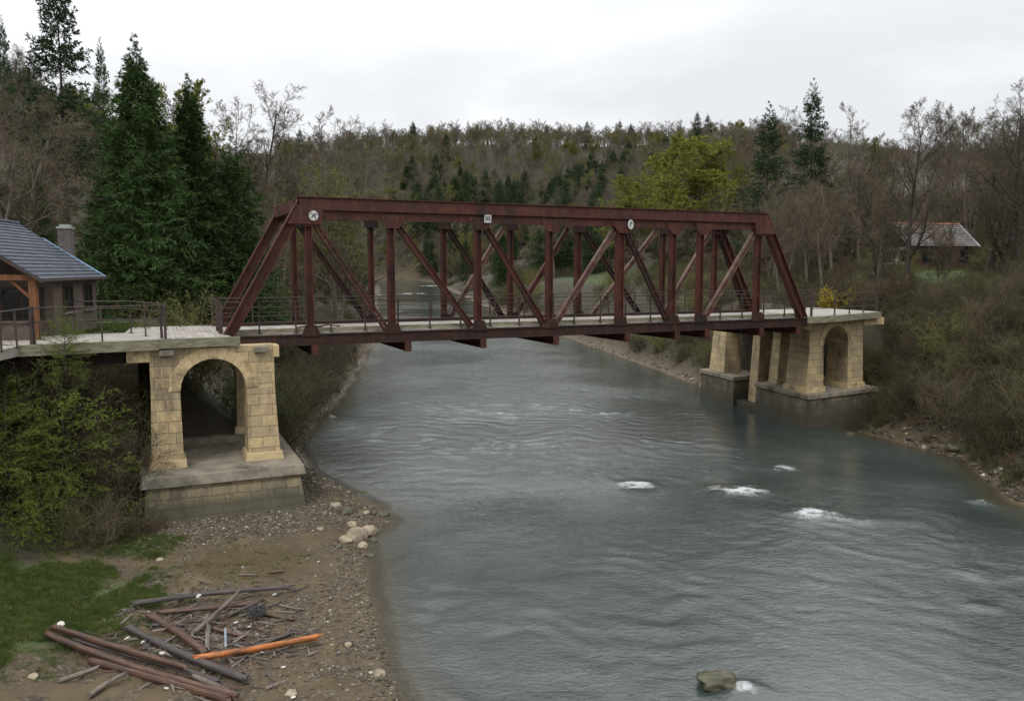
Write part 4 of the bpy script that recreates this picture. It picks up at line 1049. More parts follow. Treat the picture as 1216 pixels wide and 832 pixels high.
snag = bare_tree(249, 17, .36, .22, bark='bark_dark', twigs=7, tw='twig_dark', low=.34, stems=3)
bramble = [bush(301, 2.3, 2.2, tw='twig_dark'), bush(302, 2.8, 1.9, stems=30, tw='twig_dark', leaf='leaf_green', leaf_per=1), bush(303, 1.9, 2.4, tw='twig_dark', leaf='leaf_dry', leaf_per=1)]
green_bush = [bush(311, 2.2, 2.0, leaf='leaf_green', leaf_per=3), bush(312, 2.6, 1.9, tw='twig_olive', leaf='leaf_olive', leaf_per=3, leaf_size=.08)]
yellow_bush = bush(321, 2.0, 1.7, leaf='leaf_yellow', leaf_per=6, leaf_size=.10)
yew = [conifer(331, 5.6, 3.6, 46, 20, 16, .15, .34, .04, .50, 'needles_yellow', r=.09, upt=.42, wn=.22, flatk=.93), conifer(332, 4.4, 3.2, 40, 20, 16, .14, .28, .04, .45, 'needles_yellow', r=.08, upt=.45, wn=.22, flatk=.93)]
dense_twig = [bush(341, 3.0, 2.2, stems=40, twigs=6, tw='twig_dark'), bush(342, 2.4, 2.4, stems=36, twigs=6)]

# the trees one can single out
def tree_at(name, meshes, H0, px, Y, py_top, label, cat_='tree', rz=None, wide=1.0, group=None, dz=0.0):
    p = foot(px, Y, dz); s = top_h(py_top, Y, p[2]) / H0
    return put(name, meshes, p, (s * wide, s * wide, s), rz, label, cat_, group)
tree_at('spruce_tree', spruce[0], 18, 172, 56, 50, 'tallest dense dark green spruce directly behind the slate house, left end of the bridge', rz=.4, wide=1.05)
tree_at('spruce_tree', spruce[1], 18, 232, 60, 92, 'second dense spruce, slightly shorter, right of the tallest spruce', rz=2.0, wide=1.0)
tree_at('spruce_tree', spruce[2], 16, 280, 62, 165, 'small dark spruce at the right foot of the pair of tall spruces', rz=1.0, wide=1.1)
tree_at('spruce_tree', spruce[2], 16, 128, 60, 205, 'low dark spruce tucked in left of the tallest spruce behind the chimney', rz=3.6, wide=1.1)
tree_at('spruce_tree', spruce[1], 18, 45, 74, 190, 'shadowy spruce behind the roof of the slate house', rz=5.0)
tree_at('fir_tree', fir[0], 22, 84, 78, -32, 'tall ragged fir with bare gaps at the top left corner rising above the skyline', rz=.9, wide=.85)
tree_at('fir_tree', fir[1], 20, 20, 120, 28, 'small fir silhouette on the skyline at the far left', rz=2.1, wide=.5)
tree_at('fir_tree', fir[1], 20, 132, 125, 52, 'tiny fir tip on the skyline beside the tallest spruce', rz=4.0, wide=.5)
tree_at('fir_tree', fir[1], 20, 908, 128, 124, 'broad green fir beyond the right end of the bridge, shorter of the pair', rz=.2, wide=.95)
tree_at('fir_tree', fir[0], 22, 958, 134, 100, 'tall dark fir with layered top beyond the right bridge end, higher of the pair', rz=1.7, wide=.85)
tree_at('bare_tree', snag, 17, 276, 108, 66, 'tall bare tree alone against the sky right of the spruces', rz=.8, wide=1.0)
tree_at('bare_tree', bare[2], 18, 376, 130, 122, 'bare tree with fan shaped top on the skyline above the upper left bridge corner', rz=2.8)
tree_at('bare_tree', bare[1], 15, 330, 125, 135, 'bare twiggy skyline tree between the lone tall bare tree and the fan shaped one', rz=.3)
tree_at('bare_tree', bare[0], 17, 20, 60, 95, 'large brown bare tree spreading above the slate house roof', rz=1.2, wide=1.3)
tree_at('bare_tree', bare[3], 13, -25, 52, 120, 'brown bare tree cut by the left edge of the picture, above the porch', rz=3.0, wide=1.3)
tree_at('bare_tree', big_bare[0], 19, 1080, 66, 118, 'large dark bare tree with leaning trunk in front of the tiled cottage', rz=2.2, wide=.9)
tree_at('bare_tree', big_bare[1], 21, 1205, 62, 95, 'tall dark bare tree with ivy dark trunk at the right edge of the picture', rz=.4, wide=.95)
tree_at('bare_tree', bare[4], 16, 415, 150, 150, 'bare tree at the right end of the skyline group left of the valley', rz=.6)
tree_at('bare_tree', bare[1], 15, 352, 140, 128, 'bare twin stemmed skyline tree just left of the fan shaped one', rz=4.6)
tree_at('bare_tree', bare[3], 13, 1048, 70, 215, 'many stemmed bare tree at the left gable of the tiled cottage', rz=.7, wide=.9)
tree_at('bare_tree', bare[1], 15, 1165, 70, 150, 'twin stemmed bare tree before the right end of the tiled cottage', rz=2.7, wide=.85)
tree_at('bare_tree', bare[3], 13, 1120, 69, 250, 'low many stemmed bare tree in front of the tiled roof', rz=5.7, wide=.9)
tree_at('bare_tree', big_bare[0], 19, 1236, 56, 110, 'dark bare tree half cut by the right edge of the picture', rz=5.1, wide=1.0)
tree_at('bare_tree', big_bare[1], 21, 1178, 68, 150, 'dark twin stemmed bare tree just left of the right edge tree', rz=1.9, wide=.95)
tree_at('bare_tree', big_bare[0], 19, 1042, 74, 170, 'dark bare tree standing between the yellow bushes and the tiled cottage', rz=3.9, wide=.95)
tree_at('bare_tree', bare[0], 17, 1150, 92, 120, 'bare tree with round top standing right of the tiled cottage', rz=4.2)
tree_at('bare_tree', bare[2], 18, 1010, 112, 112, 'grey bare tree against the sky right of the pair of firs', rz=5.2)
tree_at('bare_tree', bare[4], 16, 1095, 118, 108, 'bare tree with upright limbs on the ridge above the tiled cottage', rz=.9)
tree_at('bare_tree', bare[4], 16, 1130, 122, 122, 'thin bare ridge tree just right of the upright limbed one', rz=2.9, wide=.8)
tree_at('bare_tree', big_bare[1], 21, 1190, 112, 110, 'bare ridge tree showing between the limbs of the right edge tree', rz=3.3)
tree_at('budding_tree', spring[0], 15, 815, 165, 160, 'bright yellow green tree with rounded crown above the right half of the bridge', rz=.5, wide=1.6)
tree_at('budding_tree', spring[1], 13, 780, 160, 178, 'yellow green tree merging with the left side of the bright rounded one', rz=4.4, wide=1.5)
tree_at('budding_tree', spring[0], 15, 852, 168, 172, 'yellow green tree merging with the right side of the bright rounded one', rz=2.6, wide=1.5)
tree_at('budding_tree', spring[1], 13, 760, 150, 215, 'small yellow green tree below the bright rounded one', rz=2.5, wide=1.2)
tree_at('budding_tree', bud[0], 15, 765, 190, 158, 'dull olive tree left of the bright yellow green tree', rz=3.1, wide=1.2)
tree_at('budding_tree', bud[1], 13, 405, 105, 205, 'olive budding tree behind the upper left corner of the bridge', rz=1.1, wide=1.4)
tree_at('budding_tree', spring[1], 13, 215, 105, 105, 'pale yellow green tree peeping between the two tall spruces', rz=.1, wide=.9)

# woods on the near slopes: every tree its own
def clear(px, py, Y=100):                      # keep the openings one sees through: meadow, river, sky gaps
    return Y > 165 or not (640 < px < 775 and 296 < py < 352)
placed = []
def wood(n, xr, yr, kinds, group, label, cat_, name, hs, mind, seed, cond=None):
    rg = np.random.default_rng(seed); c = 0; tries = 0
    while c < n and tries < n * 60:
        tries += 1
        Y = rg.uniform(*yr) if yr[1] < 200 else yr[0] + (yr[1] - yr[0]) * rg.uniform() ** 1.2
        px = rg.uniform(*xr); x = px_x(px, Y)
        l_, r_ = shore(np.array([x]), np.array([Y]))
        if max(l_[0], r_[0]) < 4: continue
        if cond and not cond(px, x, Y): continue
        if any((x - a) ** 2 + (Y - b) ** 2 < mind ** 2 for a, b in placed): continue
        z = hz(x, Y)
        if not clear(px, HORIZON - (z - CAMH) * 955 / Y, Y): continue
        placed.append((x, Y)); m = kinds[rg.integers(len(kinds))]; s = rg.uniform(*hs)
        put(name, m, (x, Y, z), (s * rg.uniform(.9, 1.2), s * rg.uniform(.9, 1.2), s), rg.uniform(0, 6.28), label, cat_, group)
        c += 1
nohouse = lambda px, x, Y: math.hypot(x + 25, Y - 40) > 13 and math.hypot(x - 43, Y - 84) > 10 and not (Y < 84 and 1015 < px < 1165) and not (60 < Y < 80 and px < 130) and not (Y < 172 and 738 < px < 895) and not (Y < 150 and 640 < px < 740)
wood(36, (-60, 330), (66, 150), bare + bare[:3], 'bare trees of the left hillside', 'brown bare tree in the wood on the left hillside behind house and spruces', 'tree', 'bare_tree', (.62, .95), 3.4, 1, nohouse)
wood(26, (290, 450), (86, 190), bud + [bare[1], bare[4], bud[0]], 'olive budding trees by the river bend', 'olive brown budding tree on the slope left of the river bend', 'tree', 'budding_tree', (.6, .9), 3.6, 2)
wood(52, (880, 1290), (74, 145), bare, 'bare trees of the right slope', 'brown bare tree in the wood on the slope around the tiled cottage', 'tree', 'bare_tree', (.55, .86), 3.3, 3, nohouse)
wood(30, (690, 930), (118, 240), bud + [spring[0]] + bare[:2], 'budding trees right of the river', 'budding tree on the slope behind the right half of the bridge', 'tree', 'budding_tree', (.6, .95), 4, 4, nohouse)
wood(14, (930, 1060), (84, 125), bare, 'bare trees behind the right bridge end', 'brown bare tree on the slope between the firs and the tiled cottage', 'tree', 'bare_tree', (.5, .8), 3.5, 5, nohouse)
wood(22, (440, 760), (190, 330), bare + bud, 'bare trees beyond the river bend', 'bare brown tree on the far slope seen through the bridge truss', 'tree', 'bare_tree', (.7, 1.0), 5, 6)
wood(12, (490, 700), (200, 330), [fir[1], spruce[2]], 'dark conifers of the far slope', 'small dark conifer on the far slope above the middle of the bridge', 'tree', 'fir_tree', (.55, .85), 5, 7)

# the far wood, one mass: scattered over the far valley side and the upper slopes
def scatter(name, protos, pts, rot, scl, pick, label=None):
    pc = bpy.data.collections.new(name + '_kinds')
    for i, me in enumerate(protos):
        o = bpy.data.objects.new('%s_kind_%s' % (name, chr(97 + i)), me); pc.objects.link(o)
    me = bpy.data.meshes.new(name); me.from_pydata([tuple(p) for p in pts], [], [])
    a = me.attributes.new('spin', 'FLOAT_VECTOR', 'POINT'); a.data.foreach_set('vector', np.asarray(rot, np.float32).ravel())
    a = me.attributes.new('size', 'FLOAT_VECTOR', 'POINT'); a.data.foreach_set('vector', np.asarray(scl, np.float32).ravel())
    a = me.attributes.new('pick', 'INT', 'POINT'); a.data.foreach_set('value', np.asarray(pick, np.int32))
    o = link(name, me)
    ng = bpy.data.node_groups.new(name, 'GeometryNodeTree')
    ng.interface.new_socket('Geometry', in_out='INPUT', socket_type='NodeSocketGeometry'); ng.interface.new_socket('Geometry', in_out='OUTPUT', socket_type='NodeSocketGeometry')
    gi = ng.nodes.new('NodeGroupInput'); go = ng.nodes.new('NodeGroupOutput'); ip = ng.nodes.new('GeometryNodeInstanceOnPoints'); ci = ng.nodes.new('GeometryNodeCollectionInfo')
    ci.inputs['Collection'].default_value = pc; ci.inputs['Separate Children'].default_value = True; ci.inputs['Reset Children'].default_value = True
    ip.inputs['Pick Instance'].default_value = True
    def named(nm, ty):
        n = ng.nodes.new('GeometryNodeInputNamedAttribute'); n.data_type = ty; n.inputs['Name'].default_value = nm
        return [s for s in n.outputs if s.enabled and s.name == 'Attribute'][0]
    ng.links.new(gi.outputs[0], ip.inputs['Points']); ng.links.new(ci.outputs[0], ip.inputs['Instance'])
    ng.links.new(named('pick', 'INT'), ip.inputs['Instance Index']); ng.links.new(named('size', 'FLOAT_VECTOR'), ip.inputs['Scale'])
    e2r = ng.nodes.new('FunctionNodeEulerToRotation'); ng.links.new(named('spin', 'FLOAT_VECTOR'), e2r.inputs[0]); ng.links.new(e2r.outputs[0], ip.inputs['Rotation'])
    ng.links.new(ip.outputs[0], go.inputs[0])
    m = o.modifiers.new('scatter', 'NODES'); m.node_group = ng
    return tag(o, kind='stuff')
def joined(ms):                          # trunk and crown as one mesh for the far mass
    V, F, mi, mats = [], [], [], []; off = 0
    for me in ms:
        n = len(me.vertices); v = np.zeros(n * 3, np.float32); me.vertices.foreach_get('co', v)
        f = np.zeros(len(me.loops), np.int32); me.loops.foreach_get('vertex_index', f)
        q = np.zeros(len(me.polygons), np.int32); me.polygons.foreach_get('material_index', q)
        V.append(v.reshape(-1, 3)); F.append(f.reshape(-1, 4) + off); mi.append(q + len(mats)); off += n; mats += list(me.materials)
    return raw_mesh('far_tree', np.concatenate(V), np.concatenate(F), mats, np.concatenate(mi))
rg = np.random.default_rng(77)
far_kinds = [joined(bare[0]), joined(bare[2]), joined(bare[4]), joined(bud[0]), joined(bud[1]), joined(fir[1]), joined(spruce[2]), joined(spring[1])]
FP, FS, FR, FI = [], [], [], []
cell = {}
PL_ = np.array(placed)
def far_fill(n, xr, yr, probs, hs, mind, cond=None):
    m = n * 5
    Y = rg.uniform(yr[0], yr[1], m); px = rg.uniform(xr[0], xr[1], m); X = (px - 608) * Y / (FPX * 1.0 * (cp_ + 97 / FPX * sp_)) 
    l_, r_ = shore(X, Y); Z = height(X, Y); patch = fbm(X * .02, Y * .02, 91); c = 0
    for k in range(m):
        if c >= n: break
        if (max(l_[k], r_[k]) < 5 and Y[k] < 424) or (px[k] > 925 and 150 < Y[k] < 200) or (cond and not cond(px[k], X[k], Y[k])): continue
        key = (int(X[k] // mind), int(Y[k] // mind))
        if key in cell: continue
        if Y[k] < 200 and (np.hypot(PL_[:, 0] - X[k], PL_[:, 1] - Y[k]) < 3).any(): continue
        if not clear(px[k], HORIZON - (Z[k] - CAMH) * 955 / Y[k], Y[k]): continue
        cell[key] = 1
        pr = np.array(probs, float); pr[5:7] *= 5 if 470 < px[k] < 745 and Y[k] < 500 else 1; pr[7] *= 0 if px[k] > 900 else 1; pr[5:7] *= .25 if Y[k] > 540 or px[k] > 930 else 1; pr[3:5] *= .3 if px[k] > 930 else 1; pr[5] *= 4.5 if patch[k] > .56 else .25; pr[6] *= 3 if patch[k] > .56 else .2; pr /= pr.sum()
        i = rg.choice(8, p=pr); s = rg.uniform(*hs) * (.6 if px[k] > 925 and Y[k] > 150 else 1)
        FP.append((X[k], Y[k], Z[k])); FS.append((s * 1.1, s * 1.1, s)); FR.append((0, 0, rg.uniform(0, 6.28))); FI.append(i); c += 1
far_fill(3000, (330, 960), (300, 700), [3, 2.5, 2.5, 2.2, 2.2, 1.1, .6, .3], (.62, 1.25), 3.6)
far_fill(420, (-80, 450), (130, 330), [4, 3, 3, 1.5, 1.5, .8, .4, .5], (.65, 1.0), 4.2)
far_fill(800, (640, 1300), (130, 340), [4, 4, 3, 1.5, 1, .3, .15, .6], (.6, .95), 4.2, nohouse)
scatter('far_wood', far_kinds, FP, FR, FS, FI)

# bushes on the banks
def bushes(n, xr, yr, kinds, group, label, cat_, name, hs, mind, seed, cond=None):
    rg = np.random.default_rng(seed); c = tries = 0; mine = []
    while c < n and tries < n * 80:
        tries += 1
        px = rg.uniform(*xr); Y = rg.uniform(*yr); x = px_x(px, Y)
        l_, r_ = shore(np.array([x]), np.array([Y]))
        if max(l_[0], r_[0]) < .8 or (cond and not cond(px, x, Y, l_[0], r_[0])): continue
        if any((x - a) ** 2 + (Y - b) ** 2 < mind ** 2 for a, b in mine): continue
        mine.append((x, Y)); s = rg.uniform(*hs)
        put(name, [kinds[rg.integers(len(kinds))]], (x, Y, hz(x, Y)), (s, s, s * rg.uniform(.8, 1.15)), rg.uniform(0, 6.28), label, cat_, group, names=('foliage',))
        c += 1
def off_deck(x, Y):
    q = np.array([x, Y]) - A0; s, v = q @ U2, q @ V2
    return not (35 < s < 44.3 and .4 < v < 17) and not (-20 < s < 1 and -2 < v < 8.5)
bushes(80, (985, 1290), (38, 70), bramble + dense_twig + [bramble[0]], 'bare brambles on the right bank', 'brown leafless bramble bush on the steep right bank beside the far pier', 'bush', 'bramble_bush', (.75, 1.3), 1.3, 21, lambda px, x, Y, l, r: r > 1.0 and off_deck(x, Y) and not (Y > 62 and 1085 < px < 1160))
for k, (a, b, sc_, lab) in enumerate(((7.6, -1.3, .75, 'brown bramble bush hanging at the near corner of the far pier'), (9.4, -.2, 1.0, 'brown bramble bush against the shaded end of the far pier'), (9.6, 2.4, 1.15, 'tall brown bramble bush under the end of the right approach deck'), (9.0, -3.0, .9, 'brown bramble bush on the bank just in front of the far pier'))):
    q = TR(a, b, 0); put('bramble_bush', [bramble[k % 3]], (q[0], q[1], hz(q[0], q[1]) - .1), sc_, None, lab, 'bush', names=('foliage',))
for k, (a, b, sc_, lab) in enumerate(((-3.2, 6.0, 1.15, 'dark bush behind the near pier, seen left in its arch'), (-1.2, 6.4, 1.3, 'dark bush behind the near pier, seen in the middle of its arch'), (.8, 6.8, 1.25, 'dark bush behind the near pier, seen right in its arch'), (-4.6, 4.0, 1.2, 'dark bush in the shade under the left approach girders'), (-5.6, 1.6, 1.3, 'dark bush under the left approach beside the near pier'), (-2.0, 8.2, 1.6, 'tall dark bush on the slope behind the near pier'))):
    q = W(a, b); put('leafy_bush', [green_bush[k % 2]], (q[0], q[1], hz(q[0], q[1]) - .05), sc_, None, lab, 'bush', names=('foliage',))
bushes(24, (1000, 1260), (42, 62), green_bush, 'green tinged bushes on the right bank', 'olive green bush among the brown brambles on the right bank', 'bush', 'leafy_bush', (.7, 1.1), 1.9, 22, lambda px, x, Y, l, r: r > 3 and off_deck(x, Y))
bushes(46, (640, 860), (72, 125), green_bush + [bramble[0]], 'green bushes on the far bank under the bridge', 'green and brown bush on the far bank below the bridge deck', 'bush', 'leafy_bush', (.7, 1.2), 1.9, 23, lambda px, x, Y, l, r: 1.5 < r < 14)
bushes(46, (300, 450), (45, 90), [green_bush[0], bramble[0], bramble[1], dense_twig[0]], 'shady bushes on the left bank behind the pier', 'dark bush on the left bank behind the near pier, under the bridge', 'bush', 'leafy_bush', (.8, 1.35), 1.6, 24, lambda px, x, Y, l, r: l > .9 and off_deck(x, Y))
bushes(26, (100, 330), (46, 66), [green_bush[0], bramble[1], bramble[0]], 'shrubs under the spruces', 'dark shrub at the foot of the spruces behind the left approach', 'bush', 'leafy_bush', (.7, 1.2), 2.0, 25, lambda px, x, Y, l, r: l > 5 and off_deck(x, Y) and nohouse(px, x, Y))
bushes(24, (1000, 1240), (70, 92), bramble + [green_bush[1]], 'brushwood around the tiled cottage', 'brown brushwood on the slope around the tiled cottage', 'bush', 'bramble_bush', (.6, 1.1), 2.4, 26, lambda px, x, Y, l, r: math.hypot(x - 43, Y - 84) > 7.5 and not (Y < 84 and 1085 < px < 1165))
bushes(26, (560, 760), (120, 200), green_bush + bramble, 'bushes along the far river bank', 'olive bush on the far right bank seen between the truss members', 'bush', 'leafy_bush', (.9, 1.5), 3.5, 27, lambda px, x, Y, l, r: r > 2 and clear(px, 330))
for (px, Y, s, lab) in ((985, 66, .85, 'yellow flowering bush behind the right approach railing, larger of the two'), (1018, 68, .72, 'yellow flowering bush behind the right approach railing, nearer the brambles')):
    p = foot(px, Y); put('yellow_bush', [yellow_bush], (p[0], p[1], max(p[2], 7.4)), s, None, lab, 'bush', names=('foliage',))
# left foreground: yellow green conifer shrubs and bare thicket
for px, Y, pt, k, wd, lab in ((62, 31.4, 452, 0, .95, 'yellow green conifer shrub with long feathery boughs, the one next to the near pier'),
                           (-6, 29.2, 470, 0, 1.1, 'yellow green conifer shrub tall at the left edge above the grass'),
                           (30, 28.2, 575, 1, 1.05, 'small yellow green conifer shrub, lowest and nearest to the grass'),
                           (-40, 28.2, 505, 1, 1.3, 'yellow green conifer shrub half cut off by the left edge'),
                           (92, 30.4, 590, 1, .9, 'low conifer shrub in front of the thicket beside the plinth'),
                           (12, 32.2, 428, 0, .8, 'dark conifer shrub under the turning railing')):
    tree_at('conifer_shrub', yew[k], (5.6, 4.4)[k], px, Y, pt, lab, 'shrub', wide=wd)
put('conifer_shrub', yew[1], (px_x(72, 32.6), 32.6, 6.4), (.34, .34, .62), .5, 'slim yellow green shrub growing up through the railing of the left approach', 'shrub')
for px, Y, s, k, lab in ((108, 32.0, 1.35, 0, 'grey brown leafless thicket bush beside the near plinth, larger'), (92, 29.0, .8, 1, 'grey leafless bush between the conifer shrubs and the grass'), (122, 30.6, .55, 1, 'low leafless bush at the corner of the near plinth'),
                         (45, 33.6, 1.5, 0, 'leafless thicket bush under the left approach railing'), (-5, 32.6, 1.3, 1, 'leafless thicket bush at the left edge under the turning railing'), (98, 34.2, 1.5, 1, 'leafless bush in the shade under the left approach deck')):
    p = foot(px, Y); put('leafless_bush', [dense_twig[k]], p, s, None, lab, 'bush', names=('foliage',))

# ------------------------------------------------------------------ ground cover: stuff
def rock_mesh(seed, sub=2, flat=.65, mat='pebble', amp=.22):
    bm = __import__('bmesh').new(); __import__('bmesh').ops.create_icosphere(bm, subdivisions=sub, radius=1)
    rg = np.random.default_rng(seed); o = rg.uniform(0, 50, 3)
    from mathutils import noise as mn
    sx = rg.uniform(.75, 1.25); sy = rg.uniform(.75, 1.25)
    for v in bm.verts:
        c = v.co.copy(); f = 1 + amp * mn.noise(c * 1.1 + Vector(o)) * 1.6 + amp * .5 * mn.noise(c * 2.7 + Vector(o))
        v.co = Vector((c.x * sx * f, c.y * sy * f, c.z * flat * f))
    me = bpy.data.meshes.new('rock'); bm.to_mesh(me); bm.free(); me.materials.append(M[mat])
    me.polygons.foreach_set('use_smooth', np.full(len(me.polygons), sub > 1)); return me
rg = np.random.default_rng(5)
pts, rot, scl, pick = [], [], [], []
def strew(n, fx, smin, smax, pw=2.5):
    P = np.array([fx() for _ in range(int(n * 1.5))]); l_, r_ = shore(P[:, 0], P[:, 1]); P = P[np.maximum(l_, r_) > -.25][:n]
    Z = height(P[:, 0], P[:, 1])
    for (x, y), z in zip(P, Z):
        s = smin + (smax - smin) * rg.uniform() ** pw
        pts.append((x, y, z + s * .15)); rot.append((rg.normal() * .25, rg.normal() * .25, rg.uniform(0, 6.28))); scl.append((s, s * rg.uniform(.7, 1.2), s)); pick.append(rg.integers(4))
q1 = lambda: (rg.uniform(-15, -4), rg.uniform(19, 36))
def near_plinth():
    s, v = rg.uniform(-4.2, 4.8), rg.uniform(-7.2, -3.2) if rg.uniform() < .7 else rg.uniform(-4, 4)
    if v > -3.2: s = rg.uniform(2.8, 5.2)
    p = W(s, v); return p[0], p[1]
def by_pile():
    p = G(rg.normal(300, 75), rg.normal(735, 38), .3); return p[0], p[1]
def shoreline():
    y = rg.uniform(18, 36); return float(np.interp(y, _LY, _LX)) - abs(rg.normal()) * .9 + .2, y
def rshore():
    y = rg.uniform(70, 118); return float(np.interp(y, _RY, _RX)) + abs(rg.normal()) * 1.5, y
def rshore2():
    y = rg.uniform(36, 54); return float(np.interp(y, _RY, _RX)) + abs(rg.normal()) * 1.2, y
def lshore2():
    y = rg.uniform(40, 70); return float(np.interp(y, _LY, _LX)) - abs(rg.normal()) * 1.0, y
strew(3500, q1, .010, .04); strew(9000, near_plinth, .014, .075, 2.6); strew(2600, by_pile, .010, .055, 3.2); strew(2200, shoreline, .014, .075); strew(800, rshore, .05, .18); strew(700, rshore2, .04, .2); strew(500, lshore2, .04, .15)
scatter('gravel', [rock_mesh(401 + i, 1, .6) for i in range(4)], pts, rot, scl, pick)
# grass
def tuft(seed, n=26, h=.13, w=.012):
    rg = np.random.default_rng(seed); p = np.zeros((n, 3)); p[:, :2] = rg.normal(size=(n, 2)) * .07
    d = norm(np.concatenate([rg.normal(size=(n, 2)) * .55, np.ones((n, 1))], 1)); s = norm(np.cross(d, rg.normal(size=(n, 3)))); l = h * rg.uniform(.5, 1.3, (n, 1))
    tip = p + d * l; tip[:, :2] += rg.normal(size=(n, 2)) * .02
    V = np.stack([p - s * w / 2, p + s * w / 2, tip + s * w * .1, tip - s * w * .1], 1).reshape(-1, 3)
    return raw_mesh('tuft', V, np.arange(n * 4).reshape(-1, 4), M['grass'])
pts, rot, scl, pick = [], [], [], []
def sow(n, fx, cond, smin, smax):
    P = np.array([fx() for _ in range(n * 3)]); P = P[cond(P[:, 0], P[:, 1])][:n]; Z = height(P[:, 0], P[:, 1])
    for (x, y), z in zip(P, Z):
        s = rg.uniform(smin, smax); pts.append((x, y, z - .01)); rot.append((0, 0, rg.uniform(0, 6.28))); scl.append((s, s, s * rg.uniform(.6, 1.2))); pick.append(rg.integers(3))
def gmask(x, y):
    d = np.hypot((x + 15.2) / 3.9, (y - 23.3) / 3.7); k = fbm(x * .9, y * .9, 8)
    return d < 1.12 - np.maximum(0, k - .42) * 1.5
sow(9000, lambda: (rg.uniform(-19.5, -11), rg.uniform(19.5, 28)), gmask, .5, 1.15)
sow(700, lambda: (rg.uniform(-17.5, -7.5), rg.uniform(19.5, 31.5)), lambda x, y: fbm(x * .8, y * .8, 18) > .52, .35, .8)
sow(1500, lambda: (rg.uniform(-19.5, -10.2), rg.uniform(18.8, 29)), lambda x, y: (np.hypot((x + 15.2) / 3.9, (y - 23.3) / 3.7) < 1.4) & (fbm(x * 1.3, y * 1.3, 28) > .5), .4, .9)
sow(700, lambda: (rg.uniform(-16.4, -12.8), rg.uniform(28.4, 30.8)), lambda x, y: x < 99, .6, 1.2)
sow(1500, lambda: (rg.uniform(-30, -14), rg.uniform(38.5, 48)), lambda x, y: height(x, y) > 7.2, .8, 1.5)
sow(1200, lambda: (rg.uniform(34, 58), rg.uniform(70, 82)), lambda x, y: x < 99, 1.2, 2.4)
scatter('grass', [tuft(501 + i) for i in range(3)], pts, rot, scl, pick)
# undergrowth: low dry twigs, ferns and leaf clumps on every slope
ug = [bush(601, .8, .9, stems=14, twigs=4, thick=.8, tw='twig_dark'), bush(602, .6, .9, stems=12, twigs=4, leaf='leaf_dry', leaf_per=2, leaf_size=.07, thick=.8), bush(603, .7, .8, stems=12, twigs=4, leaf='leaf_green', leaf_per=2, leaf_size=.07, thick=.8)]
pts, rot, scl, pick = [], [], [], []
def under(n, xr, yr, smin, smax, pr, cond):
    m = n * 8
    Y = rg.uniform(yr[0], yr[1], m); px = rg.uniform(xr[0], xr[1], m); X = (px - 608) * Y / (FPX * (cp_ + 97 / FPX * sp_)); l_, r_ = shore(X, Y); Z = height(X, Y); c = 0
    for k in range(m):
        if c >= n: break
        if not cond(px[k], X[k], Y[k], l_[k], r_[k]): continue
        s = rg.uniform(smin, smax); pts.append((X[k], Y[k], Z[k] - .05)); rot.append((0, 0, rg.uniform(0, 6.28))); scl.append((s, s, s)); pick.append(rg.choice(3, p=pr)); c += 1
under(900, (880, 1300), (36, 74), .7, 1.5, [.45, .2, .35], lambda px, x, Y, l, r: r > .5 and off_deck(x, Y))
under(1500, (880, 1300), (74, 150), 1.2, 2.8, [.6, .2, .2], lambda px, x, Y, l, r: r > 8 and not (Y < 84 and 1085 < px < 1165) and math.hypot(x - 43, Y - 84) > 7)
under(420, (80, 460), (44, 100), .8, 1.8, [.35, .2, .45], lambda px, x, Y, l, r: l > 1.0 and off_deck(x, Y) and math.hypot(x + 25, Y - 41) > 12)
under(420, (560, 900), (72, 190), 1.0, 2.2, [.4, .1, .5], lambda px, x, Y, l, r: r > 2 and clear(px, 330))
under(900, (-80, 460), (62, 160), 1.2, 2.8, [.55, .25, .2], lambda px, x, Y, l, r: l > 3 and math.hypot(x + 25, Y - 41) > 12)
under(2000, (330, 960), (125, 460), 1.8, 3.6, [.6, .15, .25], lambda px, x, Y, l, r: (max(l, r) > 2 or Y > 424) and clear(px, 330, Y))
under(340, (-60, 170), (26.5, 34.5), .5, 1.1, [.45, .25, .3], lambda px, x, Y, l, r: l > 9.3 and (Y > 29.3 or l > 14))
scatter('undergrowth', ug, pts, rot, scl, pick)

